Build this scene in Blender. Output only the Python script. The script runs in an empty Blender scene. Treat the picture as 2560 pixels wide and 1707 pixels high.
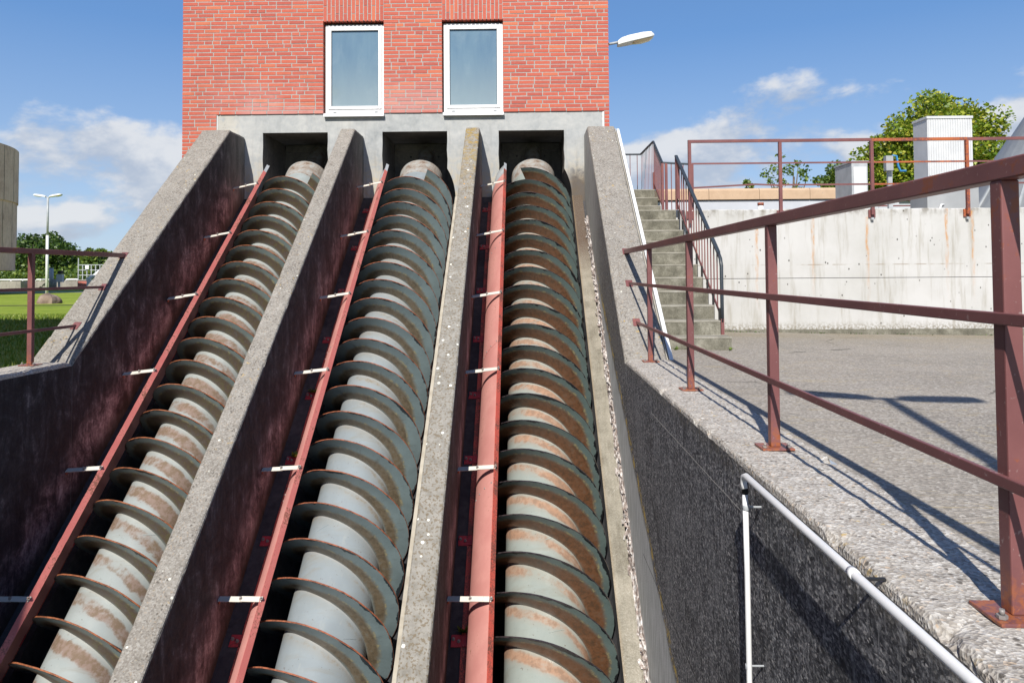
import bpy, bmesh, math, random
import numpy as np
from mathutils import Vector, Matrix, noise
random.seed(7)
R = math.radians
sc = bpy.context.scene
COL = sc.collection

# ------------------------------------------------------------------ camera, sky, sun, exposure
def look(yaw, pitch, roll):
    cy, sy, cp, sp = math.cos(yaw), math.sin(yaw), math.cos(pitch), math.sin(pitch)
    f = Vector((sy*cp, cy*cp, sp)); r = Vector((cy, -sy, 0)); u = r.cross(f)
    r2 = r*math.cos(roll) + u*math.sin(roll); u2 = -r*math.sin(roll) + u*math.cos(roll)
    return Matrix((r2, u2, -f)).transposed()
cam = bpy.data.cameras.new('camera'); camo = bpy.data.objects.new('camera', cam); COL.objects.link(camo)
camo.matrix_world = Matrix.Translation((0, 0, 0.832)) @ look(R(-0.89), R(1.738), R(-0.41)).to_4x4()
cam.sensor_fit = 'HORIZONTAL'; cam.sensor_width = 36; cam.lens = 36*1850/2560; cam.shift_y = -225.8/2560
cam.clip_start = 0.05; cam.clip_end = 4000
sc.camera = camo

SUNDIR = Vector((0.21, 1.0, -0.93)).normalized()          # the way the light travels
sun = bpy.data.lights.new('sun', 'SUN'); suno = bpy.data.objects.new('sun', sun); COL.objects.link(suno)
sun.energy = 5.0; sun.angle = R(0.53); sun.color = (1.0, 0.95, 0.87)
suno.rotation_euler = (-SUNDIR).to_track_quat('Z', 'Y').to_euler(); suno.location = (-3, -14, 13)
world = bpy.data.worlds.new('World'); sc.world = world; world.use_nodes = True
sc.view_settings.view_transform = 'Standard'; sc.view_settings.look = 'None'
sc.view_settings.exposure = 0.36; sc.view_settings.gamma = 1.0; sc.view_settings.use_curve_mapping = False

# ------------------------------------------------------------------ node helper
class G:
    def __init__(s, tree):
        s.t = tree; s.t.nodes.clear()
    def n(s, ty, **kw):
        o = s.t.nodes.new(ty)
        for k, v in kw.items(): setattr(o, k, v)
        return o
    def put(s, sock, v):
        if v is None: return
        if isinstance(v, bpy.types.NodeSocket): s.t.links.new(v, sock)
        elif isinstance(v, (tuple, list)) and len(v) == 3 and sock.type == 'RGBA': sock.default_value = (*v, 1)
        else: sock.default_value = v
    def pos(s): return s.n('ShaderNodeNewGeometry').outputs['Position']
    def objc(s): return s.n('ShaderNodeTexCoord').outputs['Object']
    def uv(s): return s.n('ShaderNodeTexCoord').outputs['UV']
    def rnd(s): return s.n('ShaderNodeObjectInfo').outputs['Random']
    def isl(s): return s.n('ShaderNodeNewGeometry').outputs['Random Per Island']
    def mp(s, v, sc3=(1, 1, 1), loc=(0, 0, 0), rot=(0, 0, 0)):
        m = s.n('ShaderNodeMapping'); s.put(m.inputs['Vector'], v)
        m.inputs['Scale'].default_value = sc3; m.inputs['Location'].default_value = loc; m.inputs['Rotation'].default_value = rot
        return m.outputs[0]
    def noise(s, v, scale=5, detail=4, rough=0.55, dist=0.0):
        m = s.n('ShaderNodeTexNoise'); s.put(m.inputs['Vector'], v)
        m.inputs['Scale'].default_value = scale; m.inputs['Detail'].default_value = detail
        m.inputs['Roughness'].default_value = rough; m.inputs['Distortion'].default_value = dist
        return m.outputs[0]
    def vor(s, v, scale=5, out='Distance', rand=1.0):
        m = s.n('ShaderNodeTexVoronoi'); s.put(m.inputs['Vector'], v); m.inputs['Scale'].default_value = scale
        m.inputs['Randomness'].default_value = rand
        return m.outputs[out]
    def xyz(s, v):
        m = s.n('ShaderNodeSeparateXYZ'); s.put(m.inputs[0], v); return m.outputs
    def cxyz(s, x, y, z):
        m = s.n('ShaderNodeCombineXYZ')
        for i, v in enumerate((x, y, z)): s.put(m.inputs[i], v)
        return m.outputs[0]
    def m(s, op, a, b=None, c=None, clamp=False):
        m = s.n('ShaderNodeMath', operation=op, use_clamp=clamp); s.put(m.inputs[0], a); s.put(m.inputs[1], b)
        if c is not None: s.put(m.inputs[2], c)
        return m.outputs[0]
    def ss(s, v, lo, hi, a=0.0, b=1.0):
        m = s.n('ShaderNodeMapRange', interpolation_type='SMOOTHSTEP'); s.put(m.inputs[0], v)
        for i, x in enumerate((lo, hi, a, b)): s.put(m.inputs[i+1], x)
        return m.outputs[0]
    def mix(s, fac, a, b, mode='MIX'):
        m = s.n('ShaderNodeMix', data_type='RGBA', blend_type=mode)
        s.put(m.inputs[0], fac); s.put(m.inputs[6], a); s.put(m.inputs[7], b)
        return m.outputs[2]
    def ramp(s, fac, stops):
        m = s.n('ShaderNodeValToRGB'); s.put(m.inputs[0], fac); cr = m.color_ramp
        while len(cr.elements) < len(stops): cr.elements.new(0.5)
        for e, (p, c) in zip(cr.elements, stops): e.position = p; e.color = (*c, 1)
        return m.outputs[0]
    def bump(s, h, strength=0.4, dist=0.01, nrm=None):
        m = s.n('ShaderNodeBump'); s.put(m.inputs['Height'], h); m.inputs['Strength'].default_value = strength
        m.inputs['Distance'].default_value = dist
        if nrm is not None: s.put(m.inputs['Normal'], nrm)
        return m.outputs[0]
    def out(s, col, rough=0.8, metal=0.0, nrm=None, spec=0.5, **kw):
        b = s.n('ShaderNodeBsdfPrincipled'); o = s.n('ShaderNodeOutputMaterial')
        s.put(b.inputs['Base Color'], col); s.put(b.inputs['Roughness'], rough); s.put(b.inputs['Metallic'], metal)
        s.put(b.inputs['Specular IOR Level'], spec)
        if nrm is not None: s.put(b.inputs['Normal'], nrm)
        for k, v in kw.items(): s.put(b.inputs[k.replace('_', ' ')], v)
        s.t.links.new(b.outputs[0], o.inputs[0])
M = {}
def mat(name):
    def deco(fn):
        m = bpy.data.materials.new(name); m.use_nodes = True; fn(G(m.node_tree)); M[name] = m; return fn
    return deco

# ------------------------------------------------------------------ sky with fair weather clouds
def build_world():
    g = G(world.node_tree)
    sky = g.n('ShaderNodeTexSky', sky_type='NISHITA', sun_disc=False)
    sky.sun_elevation = math.asin(-SUNDIR.z); sky.sun_rotation = math.atan2(-SUNDIR.x, -SUNDIR.y) % (2*math.pi)
    sky.air_density = 1.0; sky.dust_density = 0.6; sky.ozone_density = 1.6; sky.altitude = 30
    d = g.n('ShaderNodeTexCoord').outputs['Generated']; x, y, z = g.xyz(d)
    zz = g.m('MAXIMUM', z, 0.0)
    grad = g.ramp(zz, [(0.0, (.60, .76, .98)), (0.10, (.44, .63, .95)), (0.30, (.160, .370, .80)), (0.6, (.085, .23, .57)), (1.0, (.05, .15, .42))])
    nish = g.mix(1.0, sky.outputs[0], (0.90, 0.99, 1.06), 'MULTIPLY')
    blue = g.mix(.80, nish, g.mix(1.0, grad, (5.0, 5.0, 5.0), 'MULTIPLY'))
    def cloud(dz):
        v = g.mp(d, (2.6, 2.6, 5.0), (15.3, 2.2, dz)); return g.noise(v, 2.1, 10, .56, .10)
    n1 = cloud(1.35); n2 = cloud(1.47)
    big = g.noise(g.mp(d, (1, 1, 2.2), (2.2, 4.4, .3)), 1.6, 2, .5)
    band = g.ramp(zz, [(0.0, (.70, .70, .70)), (0.05, (.70, .70, .70)), (0.15, (.66, .66, .66)), (0.20, (.55, .55, .55)), (0.26, (.40, .40, .40)), (0.45, (.38, .38, .38)), (1, (.40, .40, .40))])
    dens = g.m('ADD', g.m('ADD', n1, g.m('MULTIPLY', g.m('SUBTRACT', big, .5), .35)), g.m('SUBTRACT', band, 0.55))
    cov = g.ss(dens, 0.50, 0.615)
    thick = g.ss(g.m('SUBTRACT', n1, n2), -0.09, 0.10)
    cl = g.mix(thick, (2.9, 3.3, 4.0), (5.0, 5.05, 5.15))
    col = g.mix(g.m('MULTIPLY', cov, 0.86), blue, cl)
    b = g.n('ShaderNodeBackground'); g.put(b.inputs[0], col); b.inputs[1].default_value = 0.125
    o = g.n('ShaderNodeOutputWorld'); g.t.links.new(b.outputs[0], o.inputs[0])
build_world()

# ------------------------------------------------------------------ frame of the screw channels
AL = R(38.116); CA, SA = math.cos(AL), math.sin(AL); TA = SA/CA
Y0 = 7.17; N0 = -1.157
XC = (-3.542, -1.668, 0.1675)
FAC = 11.62                                               # facade plane
def loc(x, s, n): return Vector((x, Y0 + s*CA - n*SA, s*SA + n*CA))

# ------------------------------------------------------------------ materials
def coping(name, k, grain, gmix, ev=1.0):
    @mat(name)
    def _(g):
        p = g.pos()
        big = g.noise(p, 1.6, 5, .6); mid = g.noise(p, 9, 6, .65); fine = g.noise(p, 60, 3, .6)
        v = g.vor(p, grain); cell = g.vor(p, grain, 'Color')
        K = lambda *c: tuple(q*k for q in c)
        c = g.ramp(mid, [(.25, K(.235, .217, .19)), (.5, K(.345, .322, .288)), (.75, K(.43, .408, .37))])
        c = g.mix(g.ss(big, .35, .7), g.mix(.35, c, K(.20, .185, .165)), c)
        c = g.mix(gmix, c, g.ramp(g.xyz(cell)[0], [(0, K(.10, .085, .075)), (.22, K(.25, .215, .18)), (.45, K(.345, .318, .285)), (.75, K(.48, .455, .42)), (.92, K(.66, .645, .61)), (1, K(.52, .36, .22))]))
        pit = g.m('MULTIPLY', g.ss(g.vor(p, 34), .34, .22), g.ss(g.noise(p, 8, 3), .50, .60))
        c = g.mix(g.m('MULTIPLY', pit, .85), c, (.085, .075, .065))
        spot = g.m('MULTIPLY', g.ss(g.vor(p, 9.5), .115, .095), g.ss(g.noise(p, 1.1, 2), .50, .58))
        c = g.mix(g.m('MULTIPLY', spot, .9 if k < 1 else .15), c, (.66, .66, .59))
        y = g.m('MULTIPLY', g.ss(g.noise(p, 24, 3, .6), .62, .68), g.ss(g.noise(p, 1.9, 2), .50, .60))
        c = g.mix(g.m('MULTIPLY', y, .55), c, (.46, .30, .06))
        dk = g.ss(g.noise(g.mp(p, (1, .8, 1)), 19, 5, .7), .60, .70)
        c = g.mix(g.m('MULTIPLY', dk, .7), c, K(.12, .10, .085))
        h = g.m('ADD', g.m('MULTIPLY', v, .6), g.m('ADD', mid, g.m('MULTIPLY', fine, .5)))
        g.out(c, .92, nrm=g.bump(h, .55, .010), spec=.25)
coping('coping', .73, 90, .34)
coping('pit_coping', 1.14, 105, .50)

@mat('lichen_coping')
def _(g):
    p = g.pos()
    mid = g.noise(p, 11, 6, .65); v = g.vor(p, 48)
    c = g.ramp(mid, [(.25, (.165, .153, .13)), (.5, (.25, .237, .212)), (.75, (.315, .30, .272))])
    br = g.m('MULTIPLY', g.ss(g.noise(p, 46, 3, .6), .52, .60), .75)
    c = g.mix(br, c, (.15, .115, .07))
    up = g.ss(g.xyz(p)[2], 1.6, 3.1)
    c = g.mix(g.m('MULTIPLY', up, g.ss(g.noise(p, 16, 4, .6), .42, .62)), c, (.28, .20, .07))
    spot = g.m('MULTIPLY', g.ss(g.vor(p, 8.5), .13, .105), g.ss(g.noise(p, 1.3, 2), .44, .52))
    c = g.mix(spot, c, (.76, .76, .68))
    o = g.m('MULTIPLY', g.ss(g.vor(p, 9), .12, .09), g.ss(g.xyz(p)[2], .6, 1.8))
    c = g.mix(g.m('MULTIPLY', o, .8), c, (.55, .26, .03))
    g.out(c, .92, nrm=g.bump(g.m('ADD', mid, g.m('MULTIPLY', v, .6)), .6, .01), spec=.25)

def stained(name, lo, hi, red):
    @mat(name)
    def _(g):
        p = g.pos(); x, y, z = g.xyz(p)
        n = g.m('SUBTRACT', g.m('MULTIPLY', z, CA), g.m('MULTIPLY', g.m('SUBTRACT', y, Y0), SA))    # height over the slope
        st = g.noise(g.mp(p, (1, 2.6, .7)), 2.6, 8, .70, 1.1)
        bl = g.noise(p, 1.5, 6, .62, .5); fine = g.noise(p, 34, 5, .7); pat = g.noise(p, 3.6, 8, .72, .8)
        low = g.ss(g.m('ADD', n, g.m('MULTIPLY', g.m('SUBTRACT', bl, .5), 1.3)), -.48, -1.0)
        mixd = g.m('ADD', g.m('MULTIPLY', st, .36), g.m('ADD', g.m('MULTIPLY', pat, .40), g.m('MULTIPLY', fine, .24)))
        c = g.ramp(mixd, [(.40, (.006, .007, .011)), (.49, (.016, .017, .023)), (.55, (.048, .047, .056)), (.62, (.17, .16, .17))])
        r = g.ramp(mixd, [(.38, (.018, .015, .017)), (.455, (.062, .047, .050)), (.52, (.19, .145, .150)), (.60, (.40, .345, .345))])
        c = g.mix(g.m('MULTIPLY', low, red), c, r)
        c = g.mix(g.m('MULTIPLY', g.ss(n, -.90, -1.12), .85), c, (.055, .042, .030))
        top = g.ss(y, 10.6, 11.35)
        c = g.mix(g.m('MULTIPLY', top, .6), c, g.ramp(st, [(.3, (.07, .066, .06)), (.75, (.24, .23, .20))]))
        w = g.m('MULTIPLY', g.ss(g.noise(g.mp(p, (1, 11, .5)), 2.2, 6, .72), .64, .76), g.ss(g.noise(p, 1.7, 2), .47, .62))
        c = g.mix(g.m('MULTIPLY', w, .45), c, (.30, .25, .27))
        g.out(c, g.ss(fine, .3, .7, .6, .9), nrm=g.bump(g.m('ADD', st, g.m('MULTIPLY', fine, .5)), .35, .006), spec=.3)
stained('stained_concrete', 0, 1, 1.0)

@mat('dark_aggregate')
def _(g):      # right pit wall: black weathered exposed aggregate, pale render near the screw
    p = g.pos(); x, y, z = g.xyz(p)
    st = g.noise(g.mp(p, (1, 9, 1.1)), 3.2, 7, .7)
    ag = g.noise(g.mp(p, (1, .8, 1.25)), 40, 6, .82); v = g.vor(p, 90); gr = g.xyz(g.vor(g.mp(p, (1, .8, 1.35)), 80, 'Color'))[0]; pt = g.noise(p, 1.7, 6, .65, .8)
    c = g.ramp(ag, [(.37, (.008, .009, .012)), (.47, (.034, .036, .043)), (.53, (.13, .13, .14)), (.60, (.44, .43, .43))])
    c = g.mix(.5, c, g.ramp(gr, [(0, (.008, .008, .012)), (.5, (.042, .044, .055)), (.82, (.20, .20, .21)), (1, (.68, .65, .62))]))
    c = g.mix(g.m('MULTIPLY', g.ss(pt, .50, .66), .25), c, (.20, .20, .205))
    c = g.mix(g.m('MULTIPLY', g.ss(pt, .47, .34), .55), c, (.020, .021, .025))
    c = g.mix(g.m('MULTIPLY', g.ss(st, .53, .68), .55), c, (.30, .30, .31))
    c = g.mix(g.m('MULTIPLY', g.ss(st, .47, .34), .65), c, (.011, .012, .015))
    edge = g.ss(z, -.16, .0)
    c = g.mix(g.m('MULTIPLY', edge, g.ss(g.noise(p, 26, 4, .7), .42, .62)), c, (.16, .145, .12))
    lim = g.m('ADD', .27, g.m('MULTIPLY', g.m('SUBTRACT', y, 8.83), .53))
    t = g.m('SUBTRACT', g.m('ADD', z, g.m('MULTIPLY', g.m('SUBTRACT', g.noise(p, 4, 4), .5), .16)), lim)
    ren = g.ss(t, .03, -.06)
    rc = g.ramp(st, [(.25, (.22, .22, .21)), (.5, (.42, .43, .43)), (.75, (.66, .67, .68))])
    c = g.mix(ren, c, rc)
    yel = g.m('MULTIPLY', g.ss(g.m('ABSOLUTE', g.m('SUBTRACT', t, .05)), .07, .0), g.ss(g.noise(p, 13, 4, .7), .45, .6))
    c = g.mix(g.m('MULTIPLY', yel, .9), c, (.52, .36, .05))
    for jz, jw, jc, ja, j0, j1 in ((-.237, .0035, (.52, .50, .46), .9, 3.35, 5.75), (-1.48, .006, (.01, .01, .012), .9, 0, 6.2), (-1.50, .004, (.30, .30, .30), .6, 0, 6.0)):
        wz = g.m('ADD', z, g.m('MULTIPLY', g.m('SUBTRACT', g.noise(p, 3, 2), .5), .014))
        k = g.m('MULTIPLY', g.ss(g.m('ABSOLUTE', g.m('SUBTRACT', wz, jz)), jw, jw*.4), g.m('MULTIPLY', g.ss(y, j0, j0+.05), g.ss(y, j1, j1-.05)))
        c = g.mix(g.m('MULTIPLY', k, ja), c, jc)
    top = g.ss(y, 8.8, 10.6)
    c = g.mix(top, c, g.ramp(st, [(.25, (.18, .175, .16)), (.75, (.52, .515, .49))]))
    wl = g.ss(g.noise(g.mp(p, (1, 26, .5)), 2.0, 3, .6), .70, .75)
    c = g.mix(g.m('MULTIPLY', wl, .5), c, (.48, .46, .43))
    h = g.m('ADD', ag, g.m('MULTIPLY', v, .5))
    g.out(c, .82, nrm=g.bump(h, .40, .008), spec=.35)

def concrete(name, lo, mid_, hi, pits=.6, streak=.3, scale=1.0, rough=.85):
    @mat(name)
    def _(g):
        p = g.pos()
        a = g.noise(p, 1.3*scale, 6, .6, .3); b = g.noise(p, 16*scale, 5, .6); st = g.noise(g.mp(p, (5, 5, .6)), 2.2, 6, .65)
        c = g.ramp(g.m('ADD', g.m('MULTIPLY', a, .65), g.m('MULTIPLY', b, .35)), [(.32, lo), (.5, mid_), (.68, hi)])
        c = g.mix(g.m('MULTIPLY', g.ss(st, .52, .72), streak), c, tuple(v*.55 for v in lo))
        hole = g.m('MULTIPLY', g.ss(g.vor(p, 19*scale), .10, .06), g.ss(g.noise(p, 2.4, 3), .5, .6))
        c = g.mix(g.m('MULTIPLY', hole, pits), c, tuple(v*.22 for v in lo))
        g.out(c, rough, nrm=g.bump(g.m('ADD', b, g.m('MULTIPLY', a, .6)), .25, .006), spec=.3)
@mat('render_grey')
def _(g):
    p = g.pos(); x, y, z = g.xyz(p); a = g.noise(p, 1.5, 6, .6, .5); b = g.noise(p, 11, 5, .62, .4); st = g.noise(g.mp(p, (5, 5, .5)), 2.2, 6, .65)
    c = g.ramp(g.m('ADD', g.m('MULTIPLY', a, .6), g.m('MULTIPLY', b, .4)), [(.34, (.27, .285, .29)), (.5, (.375, .385, .385)), (.66, (.47, .47, .455))])
    c = g.mix(g.m('MULTIPLY', g.ss(st, .50, .70), g.ss(z, 3.4, 2.3, .15, .5)), c, (.20, .20, .19))
    bg = g.m('MULTIPLY', g.ss(z, 2.9, 2.2), g.ss(b, .36, .62))
    c = g.mix(g.m('MULTIPLY', bg, .65), c, (.40, .33, .22))
    br = g.m('MULTIPLY', g.ss(g.m('ADD', z, g.m('MULTIPLY', b, .5)), 2.85, 2.5), g.ss(x, .62, .80))
    c = g.mix(g.m('MULTIPLY', br, .85), c, (.075, .055, .042))
    lt = g.m('MULTIPLY', g.ss(x, -4.45, -4.6), g.ss(g.noise(p, 14, 3), .3, .5))
    c = g.mix(g.m('MULTIPLY', lt, .45), c, (.50, .46, .38))
    hole = g.m('MULTIPLY', g.ss(g.vor(p, 19), .12, .07), g.ss(x, -4.3, -4.6))
    c = g.mix(g.m('MULTIPLY', hole, .7), c, (.10, .09, .08))
    g.out(c, .85, nrm=g.bump(g.m('ADD', b, a), .3, .006), spec=.3)
concrete('chamber_concrete', (.075, .070, .064), (.13, .120, .108), (.22, .195, .165), .8, .55)
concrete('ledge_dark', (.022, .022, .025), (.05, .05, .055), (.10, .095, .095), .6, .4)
concrete('step_concrete', (.062, .058, .044), (.155, .147, .115), (.31, .295, .245), .7, .3, 4.5)
concrete('nosing_concrete', (.17, .16, .13), (.265, .25, .21), (.35, .335, .295), .5, .15, 3.5)  # paler than the steps: highlight along their edges put into the colour
concrete('plain_concrete', (.24, .225, .20), (.33, .315, .29), (.42, .40, .37), .5, .3)
concrete('basin_concrete', (.16, .15, .135), (.27, .25, .22), (.36, .34, .30), .4, .5, .5)
concrete('tank_concrete', (.44, .27, .24), (.64, .43, .385), (.74, .53, .48), .9, .75, .5)
concrete('boulder_stone', (.12, .085, .065), (.21, .155, .12), (.32, .255, .205), .4, .2, 2.5)

@mat('cream_ledge')
def _(g):
    p = g.pos(); a = g.noise(p, 7, 5, .6); f = g.noise(p, 90, 2, .5)
    c = g.ramp(a, [(.3, (.28, .25, .205)), (.5, (.36, .33, .275)), (.7, (.42, .39, .335))])
    g.out(c, .8, nrm=g.bump(f, .2, .003), spec=.3)

@mat('wet_ledge')
def _(g):
    p = g.pos(); x, y, z = g.xyz(p); a = g.noise(p, 5, 6, .65); f = g.noise(p, 70, 3, .6); st = g.noise(g.mp(p, (9, 1.2, 1.2)), 2, 5, .6)
    c = g.ramp(g.m('ADD', g.m('MULTIPLY', a, .6), g.m('MULTIPLY', st, .4)), [(.3, (.13, .115, .085)), (.5, (.235, .215, .17)), (.7, (.33, .30, .245))])
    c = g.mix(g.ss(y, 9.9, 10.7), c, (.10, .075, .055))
    c = g.mix(g.m('MULTIPLY', g.ss(x, .80, .755), .5), c, (.27, .19, .10))
    gl = g.m('MULTIPLY', g.ss(g.vor(p, 60), .14, .10), g.ss(g.noise(p, 9, 3), .48, .6))  # pale dots painted in as glints on the wet concrete
    c = g.mix(gl, c, (.62, .61, .58))
    g.out(c, g.ss(f, .42, .62, .16, .6), nrm=g.bump(g.m('ADD', f, a), .6, .006), spec=.6)

@mat('peeling_grout')
def _(g):
    p = g.pos(); a = g.noise(g.mp(p, (1, .5, .5)), 34, 5, .75); r = g.isl()
    c = g.ramp(a, [(.36, (.045, .034, .028)), (.45, (.19, .125, .10)), (.52, (.38, .345, .32)), (.61, (.66, .64, .63)), (.8, (.45, .44, .46))])
    c = g.mix(g.m('MULTIPLY', r, .3), c, (.66, .61, .58))
    g.out(c, .9, nrm=g.bump(a, .8, .01), spec=.2)

def brick_mat(name, src):
    @mat(name)
    def _(g):
        r = g.rnd() if src == 'o' else g.isl()
        p = g.pos(); x, y, z = g.xyz(p)
        c = g.ramp(r, [(0, (.385, .080, .057)), (.25, (.435, .092, .060)), (.65, (.475, .102, .063)), (.9, (.50, .118, .066)), (1, (.535, .148, .072))])
        f = g.noise(g.mp(p, (1.2, 1, 7)), 12, 5, .6); sp = g.noise(p, 120, 2, .5)
        c = g.mix(g.m('MULTIPLY', g.ss(f, .5, .75), .25), c, (.62, .30, .24))
        bloom = g.m('MULTIPLY', g.ss(z, 4.1, 3.45), g.ss(g.noise(g.mp(p, (.8, 1, 1.5), (.4, 0, 0)), 1.25, 4, .6), .42, .62))
        bloom = g.m('MULTIPLY', bloom, g.m('MULTIPLY', g.ss(x, -.2, -1.0), g.ss(x, -5.3, -4.3)))
        c = g.mix(g.m('MULTIPLY', bloom, .40), c, (.58, .38, .36))
        soot = g.m('MULTIPLY', g.ss(g.noise(g.mp(p, (.9, 1, .5), (3, 0, 1)), 1.5, 5, .65), .50, .70), .30)
        c = g.mix(soot, c, (.22, .075, .06))
        c = g.mix(g.m('MULTIPLY', g.ss(sp, .66, .75), .4), c, (.2, .05, .04))
        g.out(c, .72, nrm=g.bump(g.m('ADD', f, g.m('MULTIPLY', sp, .4)), .22, .004), spec=.35)
brick_mat('brick_object', 'o'); brick_mat('brick_joined', 'i')

@mat('mortar')
def _(g):
    p = g.pos(); a = g.noise(p, 30, 4, .6)
    g.out(g.ramp(a, [(.3, (.30, .29, .275)), (.6, (.40, .39, .37))]), .95, nrm=g.bump(a, .4, .004), spec=.2)

@mat('brick_pattern')     # far sides of the building and the distant low wall
def _(g):
    p = g.pos(); x, y, z = g.xyz(p)
    b = g.n('ShaderNodeTexBrick'); g.put(b.inputs['Vector'], g.cxyz(g.m('ADD', x, y), z, 0.0))
    b.inputs['Scale'].default_value = 1; b.inputs['Brick Width'].default_value = .25; b.inputs['Row Height'].default_value = .0625
    b.inputs['Mortar Size'].default_value = .005
    g.put(b.inputs['Color1'], (.50, .105, .065)); g.put(b.inputs['Color2'], (.40, .085, .06)); g.put(b.inputs['Mortar'], (.40, .38, .36))
    g.out(b.outputs[0], .8)

@mat('window_white')
def _(g):
    p = g.pos(); a = g.noise(p, 9, 4)
    g.out(g.ramp(a, [(.3, (.74, .74, .75)), (.7, (.82, .82, .82))]), .35, spec=.5)

@mat('window_glass')
def _(g):       # glass backed by a pale bluish privacy film, sky reflection painted in, paler towards the bottom
    p = g.pos(); a = g.noise(g.mp(p, (4, 1, .9)), 1.6, 5, .6); z = g.xyz(p)[2]
    c = g.ramp(a, [(.3, (.115, .19, .27)), (.7, (.15, .235, .305))])
    c = g.mix(g.m('MULTIPLY', g.ss(z, 4.45, 3.45), .75), c, (.25, .31, .33))
    sm = g.ss(g.noise(g.mp(p, (1.6, 1, 1.1), (.3, 0, .8)), 1.9, 5, .6), .52, .72)
    c = g.mix(g.m('MULTIPLY', sm, .10), c, (.42, .48, .50))
    g.out(c, .06, spec=.8, nrm=g.bump(g.noise(p, 1.5, 2), .02, .02))

def paint(name, base, dark, rust=None, amt=.15, rough=.45, sc=1.0, speck=.25):
    @mat(name)
    def _(g):
        p = g.pos(); a = g.noise(p, 3*sc, 5, .6); b = g.noise(p, 42*sc, 4, .65)
        c = g.mix(g.ss(a, .35, .7), dark, base)
        c = g.mix(g.m('MULTIPLY', g.ss(g.noise(p, 75*sc, 2, .5), .66, .74), speck), c, (.55, .5, .48))
        if name == 'maroon_paint': c = g.mix(g.m('MULTIPLY', g.m('MULTIPLY', g.ss(g.xyz(p)[2], .16, .0), g.ss(g.xyz(p)[2], -.03, .0)), g.ss(b, .42, .60)), c, (.30, .095, .035))
        if rust: c = g.mix(g.m('MULTIPLY', g.ss(g.m('ADD', g.m('MULTIPLY', b, .5), g.m('MULTIPLY', a, .5)), .60-amt*.5, .66-amt*.3), .85), c, rust)
        g.out(c, rough, nrm=g.bump(b, .12, .003), spec=.45)
paint('maroon_paint', (.205, .082, .080), (.155, .060, .060), (.26, .075, .03), .06, .42)
paint('rusty_maroon', (.24, .065, .05), (.15, .05, .045), (.42, .11, .025), .34, .6)
paint('red_paint', (.60, .285, .25), (.52, .225, .20), (.26, .11, .06), .03, .5, 1.0, .10)
paint('red_edge_paint', (.58, .19, .165), (.50, .14, .125), (.17, .075, .045), .16, .6, 1.4, .2)
paint('bright_red_worn', (.62, .125, .085), (.52, .09, .065), (.10, .055, .045), .30, .65, 1.8, .1)
paint('bracket_red', (.46, .045, .055), (.34, .03, .04), (.12, .04, .03), .08, .5)
paint('white_bar', (.66, .63, .56), (.56, .53, .47), (.30, .14, .05), .04, .5)
paint('white_pipe_paint', (.74, .74, .74), (.66, .67, .68), None, 0, .4, 1, 0)
paint('dark_handrail', (.035, .045, .055), (.028, .035, .045), None, 0, .4)
paint('aluminium_sheet', (.60, .61, .62), (.52, .53, .545), None, 0, .38, .7, .05)
paint('grey_sheet', (.36, .37, .38), (.29, .30, .31), None, 0, .5, .5, .05)
paint('cone_sheet', (.24, .255, .27), (.19, .20, .215), None, 0, .5, .5, .05)
paint('galvanized', (.42, .44, .46), (.33, .35, .37), None, 0, .45, 2)
paint('lamp_white', (.72, .72, .70), (.60, .61, .60), None, 0, .4, 1, .03)
paint('tan_board', (.52, .37, .245), (.44, .31, .205), (.34, .26, .20), .10, .75, 1.2, .1)
paint('pale_grey_cladding', (.50, .52, .56), (.44, .46, .50), None, 0, .55, .4, 0)
paint('blue_plastic', (.05, .24, .50), (.04, .2, .42), None, 0, .4)
paint('dark_rubber', (.02, .02, .022), (.014, .014, .016), None, 0, .6)
paint('bolt_steel', (.30, .29, .28), (.20, .18, .17), (.26, .09, .03), .12, .45, 3)

@mat('lamp_glass')
def _(g): g.out((.80, .66, .42), .2, spec=.6)

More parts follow.
